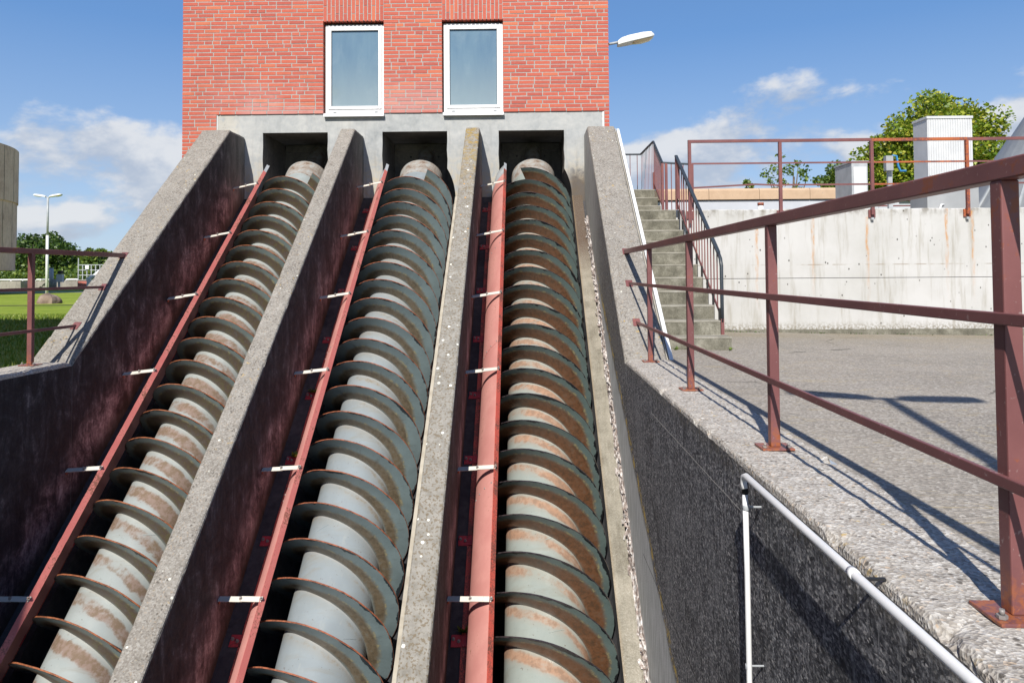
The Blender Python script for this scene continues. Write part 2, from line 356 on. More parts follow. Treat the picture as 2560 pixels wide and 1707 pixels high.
def drum_mat(name, base, rust1, rust2, lo, hi, amt, wet):
    @mat(name)
    def _(g):   # uv.y runs once from one blade to the next
        u = g.uv(); o = g.objc(); w = g.m('FRACT', g.xyz(u)[1])
        a = g.noise(o, 3.2, 6, .62, .4); b = g.noise(o, 17, 6, .68); st = g.noise(g.mp(o, (5, 2.2, 5)), 2.5, 6, .65)
        c = g.mix(g.ss(a, .35, .68), base, tuple(v*1.12 for v in base))
        c = g.mix(g.m('MULTIPLY', g.ss(g.noise(g.mp(o, (1, 5, 1)), 2.6, 6, .66, .5), .50, .74), .42), c, (.21, .195, .155))
        c = g.mix(g.m('MULTIPLY', g.ss(st, .56, .76), .35), c, (.34, .35, .33))
        big = g.noise(o, 1.1, 3, .5)
        w2 = g.m('ADD', w, g.m('MULTIPLY', g.m('SUBTRACT', a, .5), .30))
        band = g.m('MULTIPLY', g.ss(w2, lo-.16, lo+.10), g.ss(w2, hi+.12, hi-.12))
        t = g.m('ADD', g.m('MULTIPLY', band, .38), g.m('ADD', g.m('MULTIPLY', a, .30), g.m('ADD', g.m('MULTIPLY', b, .42), g.m('MULTIPLY', big, .22))))
        big2 = g.noise(g.mp(o, (1, 1, 1), (3.1, 7.7, 1.3)), .9, 4, .6)
        sh = g.m('MULTIPLY', g.m('SUBTRACT', big2, .5), .75)
        t = g.m('ADD', t, sh)
        r = g.ss(t, .80-amt, .98-amt)
        hz = g.m('MULTIPLY', band, g.ss(sh, -.12, .12, .08, .38))
        c = g.mix(hz, c, rust1)
        c = g.mix(g.m('MULTIPLY', r, .85), c, g.mix(g.ss(b, .42, .6), rust1, rust2))
        root = g.ss(w, .90, 1.0)
        c = g.mix(g.m('MULTIPLY', root, .35), c, (.36, .31, .26))
        c = g.mix(g.m('MULTIPLY', g.ss(g.noise(o, 48, 2), .69, .75), .6), c, (.10, .06, .04))
        g.out(c, g.ss(r, 0, 1, wet, .75), nrm=g.bump(g.m('ADD', g.m('MULTIPLY', b, .6), g.m('MULTIPLY', r, .15)), .22, .004), spec=.45)
drum_mat('drum_flaking', (.275, .305, .305), (.205, .135, .105), (.135, .080, .040), .50, .88, .10, .42)
drum_mat('drum_clean', (.220, .252, .272), (.235, .205, .165), (.19, .155, .11), .78, 1.0, -.04, .40)
drum_mat('drum_rusty', (.255, .285, .265), (.34, .185, .11), (.23, .135, .085), .66, .97, .08, .28)

def blade_mat(name, base, band1, band2, blo, bhi, rim, drip, wet):
    @mat(name)
    def _(g):   # uv.x along the helix in metres, uv.y from root 0 to rim 1
        u = g.uv(); o = g.objc(); ux, uy, _z = g.xyz(u)
        a = g.noise(o, 3.5, 6, .62, .3); b = g.noise(o, 20, 6, .7); s1 = g.noise(g.cxyz(g.m('MULTIPLY', ux, 9), g.m('MULTIPLY', uy, .35), 0.0), 1.0, 4, .6)
        c = g.mix(g.ss(a, .35, .65), base, tuple(v*1.2 for v in base))
        k = g.m('ADD', uy, g.m('MULTIPLY', g.m('SUBTRACT', a, .5), .35))
        bd = g.m('MULTIPLY', g.ss(k, blo-.12, blo+.08), g.ss(k, bhi+.13, bhi-.10))
        c = g.mix(g.m('MULTIPLY', bd, g.ss(b, .25, .55, .72, 1.0)), c, g.mix(g.ss(b, .45, .62), band1, band2))
        yl = g.m('MULTIPLY', g.ss(g.m('ABSOLUTE', g.m('SUBTRACT', k, bhi+.02)), .10, .0), g.ss(b, .48, .62))
        c = g.mix(g.m('MULTIPLY', yl, .7), c, (.30, .25, .12))
        s2 = g.noise(g.cxyz(g.m('MULTIPLY', ux, 2.1), g.m('MULTIPLY', uy, .1), 3.0), 1.0, 2, .5)
        fl = g.ss(g.m('SUBTRACT', g.m('ADD', uy, g.m('ADD', g.m('MULTIPLY', g.m('SUBTRACT', s1, .5), .55), g.m('MULTIPLY', g.m('SUBTRACT', s2, .5), .40))), 1.0), -.035, -.015)
        dr = g.m('MULTIPLY', g.ss(g.noise(g.cxyz(g.m('MULTIPLY', ux, 26), g.m('MULTIPLY', uy, 1.2), 7.0), 1.0, 5, .65), .54, .70), g.ss(uy, .98, .25, .15, .75))
        c = g.mix(g.m('MULTIPLY', dr, .6), c, tuple(v*.5 for v in band2))
        c = g.mix(fl, c, drip)
        edge = g.ss(uy, .985, .998)
        c = g.mix(edge, c, g.mix(g.ss(b, .4, .6), rim, tuple(v*.45 for v in rim)))
        g.out(c, g.ss(edge, 0, 1, wet, .6 if wet > .3 else .15), nrm=g.bump(g.m('ADD', b, g.m('MULTIPLY', edge, b)), .3, .005), spec=.45)
blade_mat('blade_moss', (.135, .170, .165), (.085, .056, .040), (.10, .085, .045), .06, .66, (.30, .10, .04), (.045, .04, .036), .5)
blade_mat('blade_bluegreen', (.130, .170, .178), (.120, .090, .056), (.085, .068, .046), .05, .46, (.31, .10, .048), (.022, .030, .035), .42)
blade_mat('blade_rustbrown', (.090, .122, .116), (.135, .060, .028), (.085, .048, .028), .05, .66, (.045, .035, .038), (.012, .014, .016), .28)

@mat('collar_rust')
def _(g):
    o = g.objc(); a = g.noise(o, 9, 6, .65); y = g.xyz(o)[1]
    c = g.ramp(a, [(.32, (.15, .095, .065)), (.47, (.27, .235, .205)), (.62, (.31, .315, .305))])
    g.out(c, .7, nrm=g.bump(a, .3, .004))

@mat('paving')
def _(g):
    p = g.pos(); x, y, z = g.xyz(p); a = g.noise(p, .9, 6, .6); b = g.noise(p, 45, 4, .7); cell = g.vor(p, 75, 'Color'); v = g.vor(p, 75)
    c = g.ramp(a, [(.3, (.215, .195, .165)), (.55, (.29, .262, .225)), (.75, (.345, .31, .26))])
    c = g.mix(.42, c, g.ramp(g.xyz(cell)[0], [(0, (.10, .093, .086)), (.4, (.26, .235, .21)), (.75, (.38, .34, .295)), (1, (.60, .57, .52))]))
    th = g.ss(g.m('ABSOLUTE', g.m('SUBTRACT', g.noise(g.mp(p, (.35, 1.4, 1)), 3.4, 3, .5, 1.2), .5)), .010, .003)
    c = g.mix(g.m('MULTIPLY', th, .35), c, (.42, .33, .17))
    cr = g.n('ShaderNodeTexVoronoi', feature='DISTANCE_TO_EDGE'); g.put(cr.inputs['Vector'], g.mp(p, (.42, .30, 1))); cr.inputs['Scale'].default_value = 1.0
    wv = g.m('ADD', cr.outputs[0], g.m('MULTIPLY', g.m('SUBTRACT', g.noise(p, 5, 5, .7), .5), .03))
    crk = g.m('MULTIPLY', g.ss(g.m('ABSOLUTE', wv), .0045, .0015), g.ss(g.noise(p, .8, 2), .48, .56))
    c = g.mix(g.m('MULTIPLY', crk, .7), c, (.06, .055, .045))
    dmp = g.ss(g.noise(g.mp(p, (.5, 1, 1)), 1.1, 6, .65, .6), .54, .70)
    c = g.mix(g.m('MULTIPLY', dmp, .32), c, (.15, .135, .115))
    far = g.m('MULTIPLY', g.ss(y, 8.6, 10.9), g.ss(a, .34, .58))
    c = g.mix(g.m('MULTIPLY', far, .45), c, (.17, .135, .07))
    g.out(c, .95, nrm=g.bump(g.m('ADD', v, b), .6, .006), spec=.2)

@mat('white_wall')
def _(g):
    p = g.pos(); x, y, z = g.xyz(p)
    a = g.noise(p, 1.1, 6, .6); st = g.noise(g.mp(p, (6, 1, .55)), 1.6, 6, .68); f = g.noise(p, 30, 3, .6)
    c = g.ramp(a, [(.3, (.43, .425, .405)), (.6, (.515, .51, .50))])
    c = g.mix(g.m('MULTIPLY', g.ss(st, .50, .72), .6), c, (.29, .265, .215))
    hole = g.m('MULTIPLY', g.ss(g.vor(g.mp(p, (1, 1, .7)), 9), .12, .07), g.ss(g.noise(p, 2.1, 3), .44, .54))
    c = g.mix(hole, c, (.10, .095, .085))
    scr = g.ss(g.noise(g.mp(p, (2.2, 1, 14)), 5, 4, .7), .70, .76)
    c = g.mix(g.m('MULTIPLY', scr, .55), c, (.28, .25, .20))
    top = g.m('MULTIPLY', g.ss(z, 1.60, 1.755), g.ss(g.noise(g.mp(p, (1, 1, .6)), 7, 5, .65), .42, .62))
    c = g.mix(g.m('MULTIPLY', top, .75), c, (.16, .14, .11))
    bot = g.m('MULTIPLY', g.ss(z, .12, -.02), g.ss(f, .40, .60))
    c = g.mix(g.m('MULTIPLY', bot, .8), c, (.18, .15, .10))
    ln = g.m('MULTIPLY', g.ss(g.m('ABSOLUTE', g.m('SUBTRACT', z, .93)), .012, .004), g.ss(g.noise(p, 5, 3), .42, .58))
    c = g.mix(g.m('MULTIPLY', ln, .6), c, (.25, .20, .14))
    rs = None
    for xx, zz in ((4.28, 1.75), (5.08, 1.62), (6.24, 1.74), (7.02, 1.62), (7.07, 1.60), (6.62, 1.7), (3.45, 1.55)):
        wob = g.m('MULTIPLY', g.m('SUBTRACT', g.noise(g.mp(p, (1, 1, 1)), 6, 3), .5), .05)
        k = g.m('MULTIPLY', g.ss(g.m('ABSOLUTE', g.m('SUBTRACT', g.m('ADD', x, wob), xx)), .035, .006), g.m('MULTIPLY', g.ss(z, zz-1.5, zz-.1), g.ss(z, zz+.02, zz)))
        rs = k if rs is None else g.m('MAXIMUM', rs, k)
    c = g.mix(g.m('MULTIPLY', rs, g.ss(g.noise(g.mp(p, (8, 1, 2.2)), 3, 4, .6), .42, .62, .15, .8)), c, (.48, .22, .05))
    g.out(c, .85, nrm=g.bump(g.m('ADD', f, a), .2, .004), spec=.3)

@mat('grass')
def _(g):
    p = g.pos(); a = g.noise(p, .35, 5, .6); b = g.noise(g.mp(p, (1, .35, 1)), 6, 6, .7)
    c = g.ramp(g.m('ADD', g.m('MULTIPLY', a, .5), g.m('MULTIPLY', b, .5)), [(.32, (.12, .175, .016)), (.5, (.205, .265, .028)), (.68, (.30, .33, .055))])
    g.out(c, .9, nrm=g.bump(b, .6, .03), spec=.15)
@mat('path')
def _(g): g.out(g.ramp(g.noise(g.pos(), 3, 4), [(.3, (.40, .37, .36)), (.7, (.55, .52, .50))]), .9)
@mat('water')
def _(g): g.out((.02, .025, .02), .06, nrm=g.bump(g.noise(g.pos(), 7, 4), .2, .03))

def leaf_mat(name, stops):
    @mat(name)
    def _(g):
        c = g.ramp(g.isl(), stops)
        b = g.n('ShaderNodeBsdfPrincipled'); tr = g.n('ShaderNodeBsdfTranslucent'); mx = g.n('ShaderNodeMixShader'); o = g.n('ShaderNodeOutputMaterial')
        g.put(b.inputs['Base Color'], c); b.inputs['Roughness'].default_value = .5; g.put(tr.inputs[0], c); mx.inputs[0].default_value = .3
        g.t.links.new(b.outputs[0], mx.inputs[1]); g.t.links.new(tr.outputs[0], mx.inputs[2]); g.t.links.new(mx.outputs[0], o.inputs[0])
leaf_mat('leaf_yellowgreen', [(0, (.08, .15, .012)), (.4, (.18, .26, .018)), (.75, (.33, .38, .03)), (1, (.48, .42, .06))])
leaf_mat('leaf_dark', [(0, (.022, .055, .012)), (.5, (.05, .10, .016)), (1, (.12, .19, .028))])
leaf_mat('leaf_fresh', [(0, (.05, .10, .014)), (.5, (.11, .18, .025)), (1, (.22, .28, .04))])
leaf_mat('grass_blade', [(0, (.10, .18, .016)), (.5, (.19, .28, .03)), (1, (.34, .36, .08))])
@mat('bark')
def _(g): g.out(g.ramp(g.noise(g.pos(), 9, 5), [(.3, (.06, .045, .03)), (.7, (.16, .12, .09))]), .95)

# ------------------------------------------------------------------ mesh helper
class MB:
    def __init__(s): s.v, s.f, s.mi, s.uv, s.sm = [], [], [], [], []
    def add(s, verts, faces, mi=0, uvs=None, smooth=False):
        b = len(s.v); s.v += [tuple(v) for v in verts]
        for i, f in enumerate(faces):
            s.f.append([b+k for k in f]); s.mi.append(mi[i] if isinstance(mi, (list, tuple)) else mi)
            s.uv.append(uvs[i] if uvs else None); s.sm.append(smooth)
        return s
    def box(s, a, b, mi=0, tf=None):
        (x0, y0, z0), (x1, y1, z1) = a, b
        v = [Vector(c) for c in ((x0,y0,z0),(x1,y0,z0),(x1,y1,z0),(x0,y1,z0),(x0,y0,z1),(x1,y0,z1),(x1,y1,z1),(x0,y1,z1))]
        if tf: v = [tf(q) for q in v]
        return s.add(v, [(0,3,2,1),(4,5,6,7),(0,1,5,4),(1,2,6,5),(2,3,7,6),(3,0,4,7)], mi)
    def cbox(s, c, d, mi=0, tf=None):
        return s.box([c[i]-d[i]/2 for i in range(3)], [c[i]+d[i]/2 for i in range(3)], mi, tf)
    def bar(s, p, q, w, h, mi=0, up=(0, 0, 1)):        # rectangular bar from p to q
        p, q = Vector(p), Vector(q); d = (q-p).normalized(); u = Vector(up)
        if abs(d.dot(u)) > .98: u = Vector((0, 1, 0))
        r = d.cross(u).normalized(); u = r.cross(d).normalized()
        v = [e + r*(a*w/2) + u*(b*h/2) for e in (p, q) for a, b in ((-1,-1),(1,-1),(1,1),(-1,1))]
        return s.add(v, [(3,2,1,0),(4,5,6,7),(0,1,5,4),(1,2,6,5),(2,3,7,6),(3,0,4,7)], mi)
    def tube(s, pts, r, n=10, mi=0, caps=True, smooth=True):
        pts = [Vector(p) for p in pts]; rr = r if isinstance(r, (list, tuple)) else [r]*len(pts); v = []
        prev = None
        for i, p in enumerate(pts):
            d = (pts[min(i+1, len(pts)-1)]-pts[max(i-1, 0)]).normalized()
            u = prev if prev is not None else (Vector((0,0,1)) if abs(d.z) < .9 else Vector((1,0,0)))
            a = d.cross(u)
            if a.length < 1e-4: a = d.cross(Vector((0,1,0)))
            a.normalize(); u = a.cross(d).normalized(); prev = u
            v += [p + (a*math.cos(t) + u*math.sin(t))*rr[i] for t in [2*math.pi*k/n for k in range(n)]]
        f = [(i*n+k, i*n+(k+1) % n, (i+1)*n+(k+1) % n, (i+1)*n+k) for i in range(len(pts)-1) for k in range(n)]
        s.add(v, f, mi, None, smooth)
        if caps:
            b = len(s.v) - len(v); L = (len(pts)-1)*n
            s.f.append([b+k for k in reversed(range(n))]); s.mi.append(mi); s.uv.append(None); s.sm.append(False)
            s.f.append([b+L+k for k in range(n)]); s.mi.append(mi); s.uv.append(None); s.sm.append(False)
        return s
    def prism(s, poly, fn, d0, d1, mi=0, mis=None):    # poly of (a,b); fn(a,b,d)->xyz
        n = len(poly); v = [fn(a, b, d0) for a, b in poly] + [fn(a, b, d1) for a, b in poly]
        f = [list(range(n)), list(range(2*n-1, n-1, -1))] + [(i, i+n, (i+1) % n+n, (i+1) % n) for i in range(n)]
        return s.add(v, f, [mi, mi] + [mi if mis is None else mis]*n)
    def build(s, name, mats, parent=None, recalc=True, bevel=0, seg=2):
        me = bpy.data.meshes.new(name); me.from_pydata(s.v, [], s.f)
        for m in (mats if isinstance(mats, (list, tuple)) else [mats]): me.materials.append(M[m])
        me.polygons.foreach_set('material_index', s.mi); me.polygons.foreach_set('use_smooth', s.sm)
        if any(s.uv):
            l = me.uv_layers.new(name='UVMap'); k = 0
            for f, u in zip(s.f, s.uv):
                for j in range(len(f)):
                    if u: l.data[k].uv = u[j]
                    k += 1
        me.update()
        if recalc:
            bm = bmesh.new(); bm.from_mesh(me); bmesh.ops.recalc_face_normals(bm, faces=bm.faces); bm.to_mesh(me); bm.free()
        o = bpy.data.objects.new(name, me); COL.objects.link(o)
        if bevel:
            b = o.modifiers.new('bevel', 'BEVEL'); b.width = bevel; b.segments = seg; b.limit_method = 'ANGLE'; b.angle_limit = R(40)
        if parent: o.parent = parent
        return o
def tag(o, label=None, cat=None, group=None, kind=None):
    if label: o['label'] = label
    if cat: o['category'] = cat
    if group: o['group'] = group
    if kind: o['kind'] = kind
    return o
def empty(name, at=(0, 0, 0), rot=(0, 0, 0)):
    o = bpy.data.objects.new(name, None); COL.objects.link(o); o.location = at; o.rotation_euler = rot; o.empty_display_size = .2
    return o
def copy_tree(o, parent=None):
    c = o.copy(); COL.objects.link(c)
    if parent: c.parent = parent
    for ch in o.children: copy_tree(ch, c)
    return c
def nz(x, y, z=0.0, f=1.0): return noise.noise(Vector((x*f, y*f, z*f)))

# ================================================================== SETTING
# ------------------------------------------------------------------ ground sheets
b = MB()
for x0, x1, y0, y1 in ((-900, -4.84, -300, 1500), (-4.84, 900, 18.5, 1500), (14.0, 900, -300, 18.5), (-4.84, 14.0, -300, -8.0)):
    b.add([(x0, y0, -.15), (x1, y0, -.15), (x1, y1, -.15), (x0, y1, -.15)], [(0, 1, 2, 3)])
tag(b.build('ground', 'grass', recalc=False), kind='structure')
b = MB()
xs = [1.36, 3, 5, 7, 9, 11, 14.1]
for i in range(len(xs)-1):
    z0, z1 = [-.008-.022*(x-1.36) if x < 6.5 else -.12 for x in xs[i:i+2]]
    b.add([(xs[i], -8, z0), (xs[i+1], -8, z1), (xs[i+1], 11.06, z1), (xs[i], 11.06, z0)], [(0, 1, 2, 3)])
tag(b.build('paving', 'paving', recalc=False), kind='structure')
b = MB(); b.add([(-4.5, -8, -4.6), (1, -8, -4.6), (1, 7.2, -4.6), (-4.5, 7.2, -4.6)], [(0, 1, 2, 3)])
tag(b.build('water', 'water', recalc=False), kind='structure')

# ------------------------------------------------------------------ concrete walls with weathered, slightly broken edges
def strip_wall(name, x0, x1, path, depth, mats, step=.05, chip=.010, bottom=None):
    """mats: top, +X face, -X face, ends"""
    pts = []
    for (ya, za), (yb, zb) in zip(path, path[1:]):
        n = max(1, int(math.hypot(yb-ya, zb-za)/step))
        pts += [(ya+(yb-ya)*k/n, za+(zb-za)*k/n) for k in range(n)]
    pts.append(path[-1])
    w = x1-x0; c = .014
    prof = [(x0, -.035), (x0+.003, -c), (x0+c, -.002)] + [(x0+w*t, 0) for t in (.2, .4, .6, .8)] + [(x1-c, -.002), (x1-.003, -c), (x1, -.035)]
    v, f, mi = [], [], []
    np_ = len(prof) + 2
    for y, z in pts:
        row = []
        for k, (x, dz) in enumerate(prof):
            e = k in (0, 1, 2) or k >= len(prof)-3
            sgn = 1 if k < 4 else -1
            j = chip*(.55*nz(x*3, y, z, 9) + .45*nz(x*3+7, y, z, 31))
            bite = max(0, nz(3.1*sgn, y*1.0, z, 6.5)-.33)*chip*3.5 if e else 0
            q = k in (1, 2, len(prof)-3, len(prof)-2)
            dzz = dz + (.35*chip*nz(x, y+5, z, 13) if not e else j*.5) - (bite if q else 0)
            row.append((x + (sgn*bite*.7 + j*.6 if q else 0), y, z+dzz))
        zb = (bottom if bottom is not None else z-depth)
        v += [(x0, y, zb)] + row + [(x1, y, zb)]
    m = len(pts)
    for i in range(m-1):
        for k in range(np_-1):
            f.append((i*np_+k, i*np_+k+1, (i+1)*np_+k+1, (i+1)*np_+k)); mi.append(2 if k <= 0 else (1 if k == np_-2 else 0))
    f.append(tuple(reversed(range(np_)))); mi.append(3)
    f.append(tuple((m-1)*np_+k for k in range(np_))); mi.append(3)
    b = MB(); b.add(v, f, mi)
    return b.build(name, mats)
TOPY = 11.02; TOPZ = (TOPY-Y0)*TA
inc = [(Y0, 0), (TOPY, TOPZ), (11.60, TOPZ)]
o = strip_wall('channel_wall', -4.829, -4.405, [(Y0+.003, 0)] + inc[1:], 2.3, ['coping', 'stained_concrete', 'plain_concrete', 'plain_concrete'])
tag(o, 'broad inclined concrete side wall on the left with a dark purple stained inner face', 'wall', 'inclined concrete walls of the screw channels')
low = [(2.4, (2.4-Y0)*TA), (TOPY, TOPZ), (11.60, TOPZ)]
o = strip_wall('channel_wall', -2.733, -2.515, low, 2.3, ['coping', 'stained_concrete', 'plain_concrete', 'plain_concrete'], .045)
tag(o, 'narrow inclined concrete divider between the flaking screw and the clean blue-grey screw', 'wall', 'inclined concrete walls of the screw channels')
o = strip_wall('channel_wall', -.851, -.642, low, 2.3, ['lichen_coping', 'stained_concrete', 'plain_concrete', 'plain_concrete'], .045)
tag(o, 'narrow inclined concrete divider speckled with brown and orange lichen, left of the brown rusty screw', 'wall', 'inclined concrete walls of the screw channels')
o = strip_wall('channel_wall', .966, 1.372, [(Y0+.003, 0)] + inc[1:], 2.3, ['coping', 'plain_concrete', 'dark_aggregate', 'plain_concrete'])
tag(o, 'broad inclined concrete side wall next to the stairs with a white lath along its edge', 'wall', 'inclined concrete walls of the screw channels')
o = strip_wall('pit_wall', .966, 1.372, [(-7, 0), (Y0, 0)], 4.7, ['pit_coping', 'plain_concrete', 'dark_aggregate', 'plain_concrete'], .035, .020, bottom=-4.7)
tag(o, 'level concrete pit wall with black weathered face under the right railing', 'wall', 'level concrete pit walls')
o = strip_wall('pit_wall', -4.829, -4.405, [(-7, 0), (Y0, 0)], 4.7, ['pit_coping', 'stained_concrete', 'plain_concrete', 'plain_concrete'], .05, .014, bottom=-4.7)
tag(o, 'level concrete pit wall at the left edge beside the lawn', 'wall', 'level concrete pit walls')

# ------------------------------------------------------------------ channel floors: ledges and half-round troughs
WALLS = ((-4.405, -2.733), (-2.515, -.851), (-.642, .966))
for i, (xl, xr) in enumerate(WALLS):
    xc = XC[i]; prof = [(xl, -1.13, 0), (xc-.60, -1.13, 1)]
    prof += [(xc-.60*math.cos(t), N0-.60*math.sin(t), 1) for t in [math.pi*k/20 for k in range(21)]]
    prof += [(xc+.60, -1.12, 2)]
    prof += [(.925, -1.105, 1), (.935, -1.20, 1), (xr, -1.20, 1)] if i == 2 else [(xr, -1.12, 2)]
    ss_ = [-5.6, -2, 1, 4.74]; b = MB(); v, f, mi = [], [], []; n = len(prof)
    for s in ss_: v += [loc(x, s, q) for x, q, _ in prof]
    for a in range(len(ss_)-1):
        for k in range(n-1): f.append((a*n+k, a*n+k+1, (a+1)*n+k+1, (a+1)*n+k)); mi.append({0: 0, 1: 1, 2: 2}[prof[k][2]])
    b.add(v, f, mi)
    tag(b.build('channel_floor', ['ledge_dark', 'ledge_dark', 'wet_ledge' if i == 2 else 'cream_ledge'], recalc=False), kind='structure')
# peeling grout and flotsam caught in the gutter of the right channel
b = MB(); v = []; rows = 330
for r_ in range(rows):
    s = -4.2 + 8.3*r_/(rows-1)
    for k in range(6):
        x = .915 + .055*k/5; q = -1.16 + .10*k/5 + .030*nz(x*9, s, 3, 5) + .035*nz(x*9, s, 1, 17)
        v.append(loc(x - .018*max(0, nz(s, k, 5, 6)), s, q))
b.add(v, [(r_*6+k, r_*6+k+1, (r_+1)*6+k+1, (r_+1)*6+k) for r_ in range(rows-1) for k in range(5)])
for _ in range(1500):
    s = random.uniform(-4.0, 4.1)
    if nz(s, 2, 0, 1.3) < random.uniform(-.35, .25): continue
    c = loc(random.gauss(.944, .014), s, random.gauss(-1.085, .032))
    L = random.uniform(.02, .10); W = random.uniform(.006, .022); t = random.gauss(0, .3)
    d = Vector((math.sin(t)*.5, CA, SA+random.gauss(0, .15)))*L/2; e = Vector((-.6, -SA*.3, .6)).lerp(Vector((random.gauss(0, 1), random.gauss(0, 1), random.gauss(0, 1))), .35).normalized()*W
    b.add([c-d-e, c+d*1.0-e*.6, c+d*.8+e, c-d*.7+e*.8], [(0, 1, 2, 3)])
tag(b.build('peeling_grout', 'peeling_grout', recalc=False), 'white flaking grout and debris in the corner of the right channel', 'debris', kind='stuff')

# ------------------------------------------------------------------ pump house
house = empty('pump_house', (-2.0, 11.62, -.15))
tag(house, 'red brick pump house with two white windows above the three screw openings', 'building')
def hp(mb, name, mats, **kw):
    o = mb.build(name, mats, **kw); o.parent = house; o.matrix_parent_inverse = Matrix.Translation((2.0, -11.62, .15)); return o
def sub(mb, name, mats, par, **kw):
    o = mb.build(name, mats, **kw); o.parent = par; return o
OPEN = ((-4.121, -3.088), (-2.22, -1.193), (-.379, .653)); ZT = 3.087; ZC = 2.02; EL = .604/CA
poly = [(-4.846, 1.2), (-4.846, 3.383), (1.287, 3.383), (1.287, 1.2)]
for (xl, xr), xc in reversed(list(zip(OPEN, XC))):
    def side(x, sg):
        c0 = min(1, max(0, (x-xc)*sg/.604)); p0 = math.asin(c0); out = [(x + .006*math.sin(9*q), ZT - (ZT - (ZC+EL*math.cos(p0)))*q/4) for q in range(4)]
        for k in range(8):
            t = p0 + (math.pi/2-p0)*k/7; out.append((xc+sg*.604*math.sin(t), ZC+EL*math.cos(t)))
        out.append((xc+sg*.604, 1.2)); return out
    rgt = side(xr, 1); lft = side(xl, -1)
    poly += list(reversed(rgt)) + lft
b = MB(); b.prism(poly, lambda a, c, d: (a, d, c), FAC, 12.75, 0, 1)
hp(b, 'plinth', ['render_grey', 'chamber_concrete'])
b = MB().box((-4.84, 12.752, .9), (1.28, 12.95, 3.37)); hp(b, 'chamber_back_wall', 'chamber_concrete')
for xc in XC[1:]:
    for dx in (-.24, .0, .24): hp(MB().tube([(xc+dx-.03, 12.744, 2.86), (xc+dx-.03, 12.751, 2.86)], .017, 10), 'tie_hole', 'dark_rubber')
for (xl, xr) in OPEN: hp(MB().box((xl+.02, 12.700, 2.95), (xr-.02, 12.751, 3.07)), 'formwork_step', 'chamber_concrete')
hp(MB().box((-4.852, 11.612, 2.9), (-4.842, 11.66, 3.38)), 'edge_strip', 'window_white'); hp(MB().box((1.262, 11.606, 2.9), (1.284, 11.64, 3.37)), 'edge_strip', 'window_white')
# brick skin: mortar backing with recessed joints, then every brick
WN = ((-3.157, -2.192), (-1.268, -.300)); WZ0, WZ1 = 3.384, 4.853
b = MB()
for x0, x1, z0, z1 in ((-5.397, WN[0][0]-.004, 3.388, 5.9), (WN[0][1]+.004, WN[1][0]-.004, 3.388, 5.9), (WN[1][1]+.004, 1.362, 3.388, 5.9),
                       (WN[0][0]-.004, WN[0][1]+.004, WZ1+.012, 5.9), (WN[1][0]-.004, WN[1][1]+.004, WZ1+.012, 5.9)):
    b.box((x0, 11.6035, z0), (x1, 11.95, z1))
b.box((-5.397, 11.6035, -.2), (-4.853, 12.97, 3.388)).box((1.287, 11.604, 1.0), (1.362, 12.97, 3.388))
hp(b, 'mortar_wall', 'mortar')
b = MB().box((-5.392, 11.951, 3.389), (1.357, 12.979, 8)).box((-5.392, 12.98, -.2), (1.357, 19, 8)).box((-5.397, 11.612, 5.902), (1.362, 11.95, 8))
hp(b, 'wall', 'brick_pattern')
b = MB().box((-5.6, 11.4, 8.001), (1.56, 19.2, 8.2)); hp(b, 'roof', 'grey_sheet')
bricks = []
rr = random.Random(11)
def lay(x0, x1, z, h, deep=()):
    x = x0; first = True
    while x < x1-.012:
        L = .112 if rr.random() < (.5 if first else .17) else .235
        if first and rr.random() < .4: L *= .8
        first = False
        if x1-(x+L) < .06: L = x1-x
        L = min(L, x1-x); dp = .05
        if any(abs(x-q) < .01 or abs(x+L-q) < .01 for q in deep): dp = .14
        bricks.append((x, x+L, z, z+h, dp)); x += L+.0150
row = 0
z = 1.90
P = .0625
z = 3.384 - 24*P
while z < 5.86:
    h = .0475
    if z < 3.38:
        lay(-5.402, -4.858, z, h); bricks.append((1.292, 1.367, z, z+h, .05))
    else:
        deep = [WN[0][0], WN[0][1], WN[1][0], WN[1][1]]
        segs = [(-5.402, WN[0][0]), (WN[0][1], WN[1][0]), (WN[1][1], 1.367)]
        if z > 5.43: segs = [(-5.402, 1.367)]
        for a, c in segs: lay(a, c, z, h, deep if z < WZ1 else ())
    z += P
for x0, x1 in WN:                                            # soldier courses over the windows
    n = 15; pw = (x1-x0)/n
    for k in range(n):
        z = WZ1 - (.125 if k % 2 else 0); x = x0+k*pw+.007
        while z < 5.36:
            za = max(z, WZ1); bricks.append((x, x+pw-.0145, za, min(z+.24, 5.415), .12 if za == WZ1 else .05)); z += .2505
um = bpy.data.meshes.new('brick')
um.from_pydata([(0,0,0),(1,0,0),(1,1,0),(0,1,0),(0,0,1),(1,0,1),(1,1,1),(0,1,1)], [], [(0,1,5,4),(1,2,6,5),(3,0,4,7),(4,5,6,7),(0,3,2,1)])
um.materials.append(M['brick_object'])
def vis(q):
    cx, cz = (q[0]+q[1])/2, (q[2]+min(q[3], 5.2))/2
    if cz > 5.17 or (cx < -4.85 and cz < 2.75) or (cx > 1.28 and cz < 3.18): return -1
    return (q[1]-q[0])*(min(q[3], 5.2)-q[2])/(cx*cx+11.6**2+(cz-.8)**2)
order = sorted(range(len(bricks)), key=lambda k: -vis(bricks[k]))
lone = set(order[:300]); bj = MB()
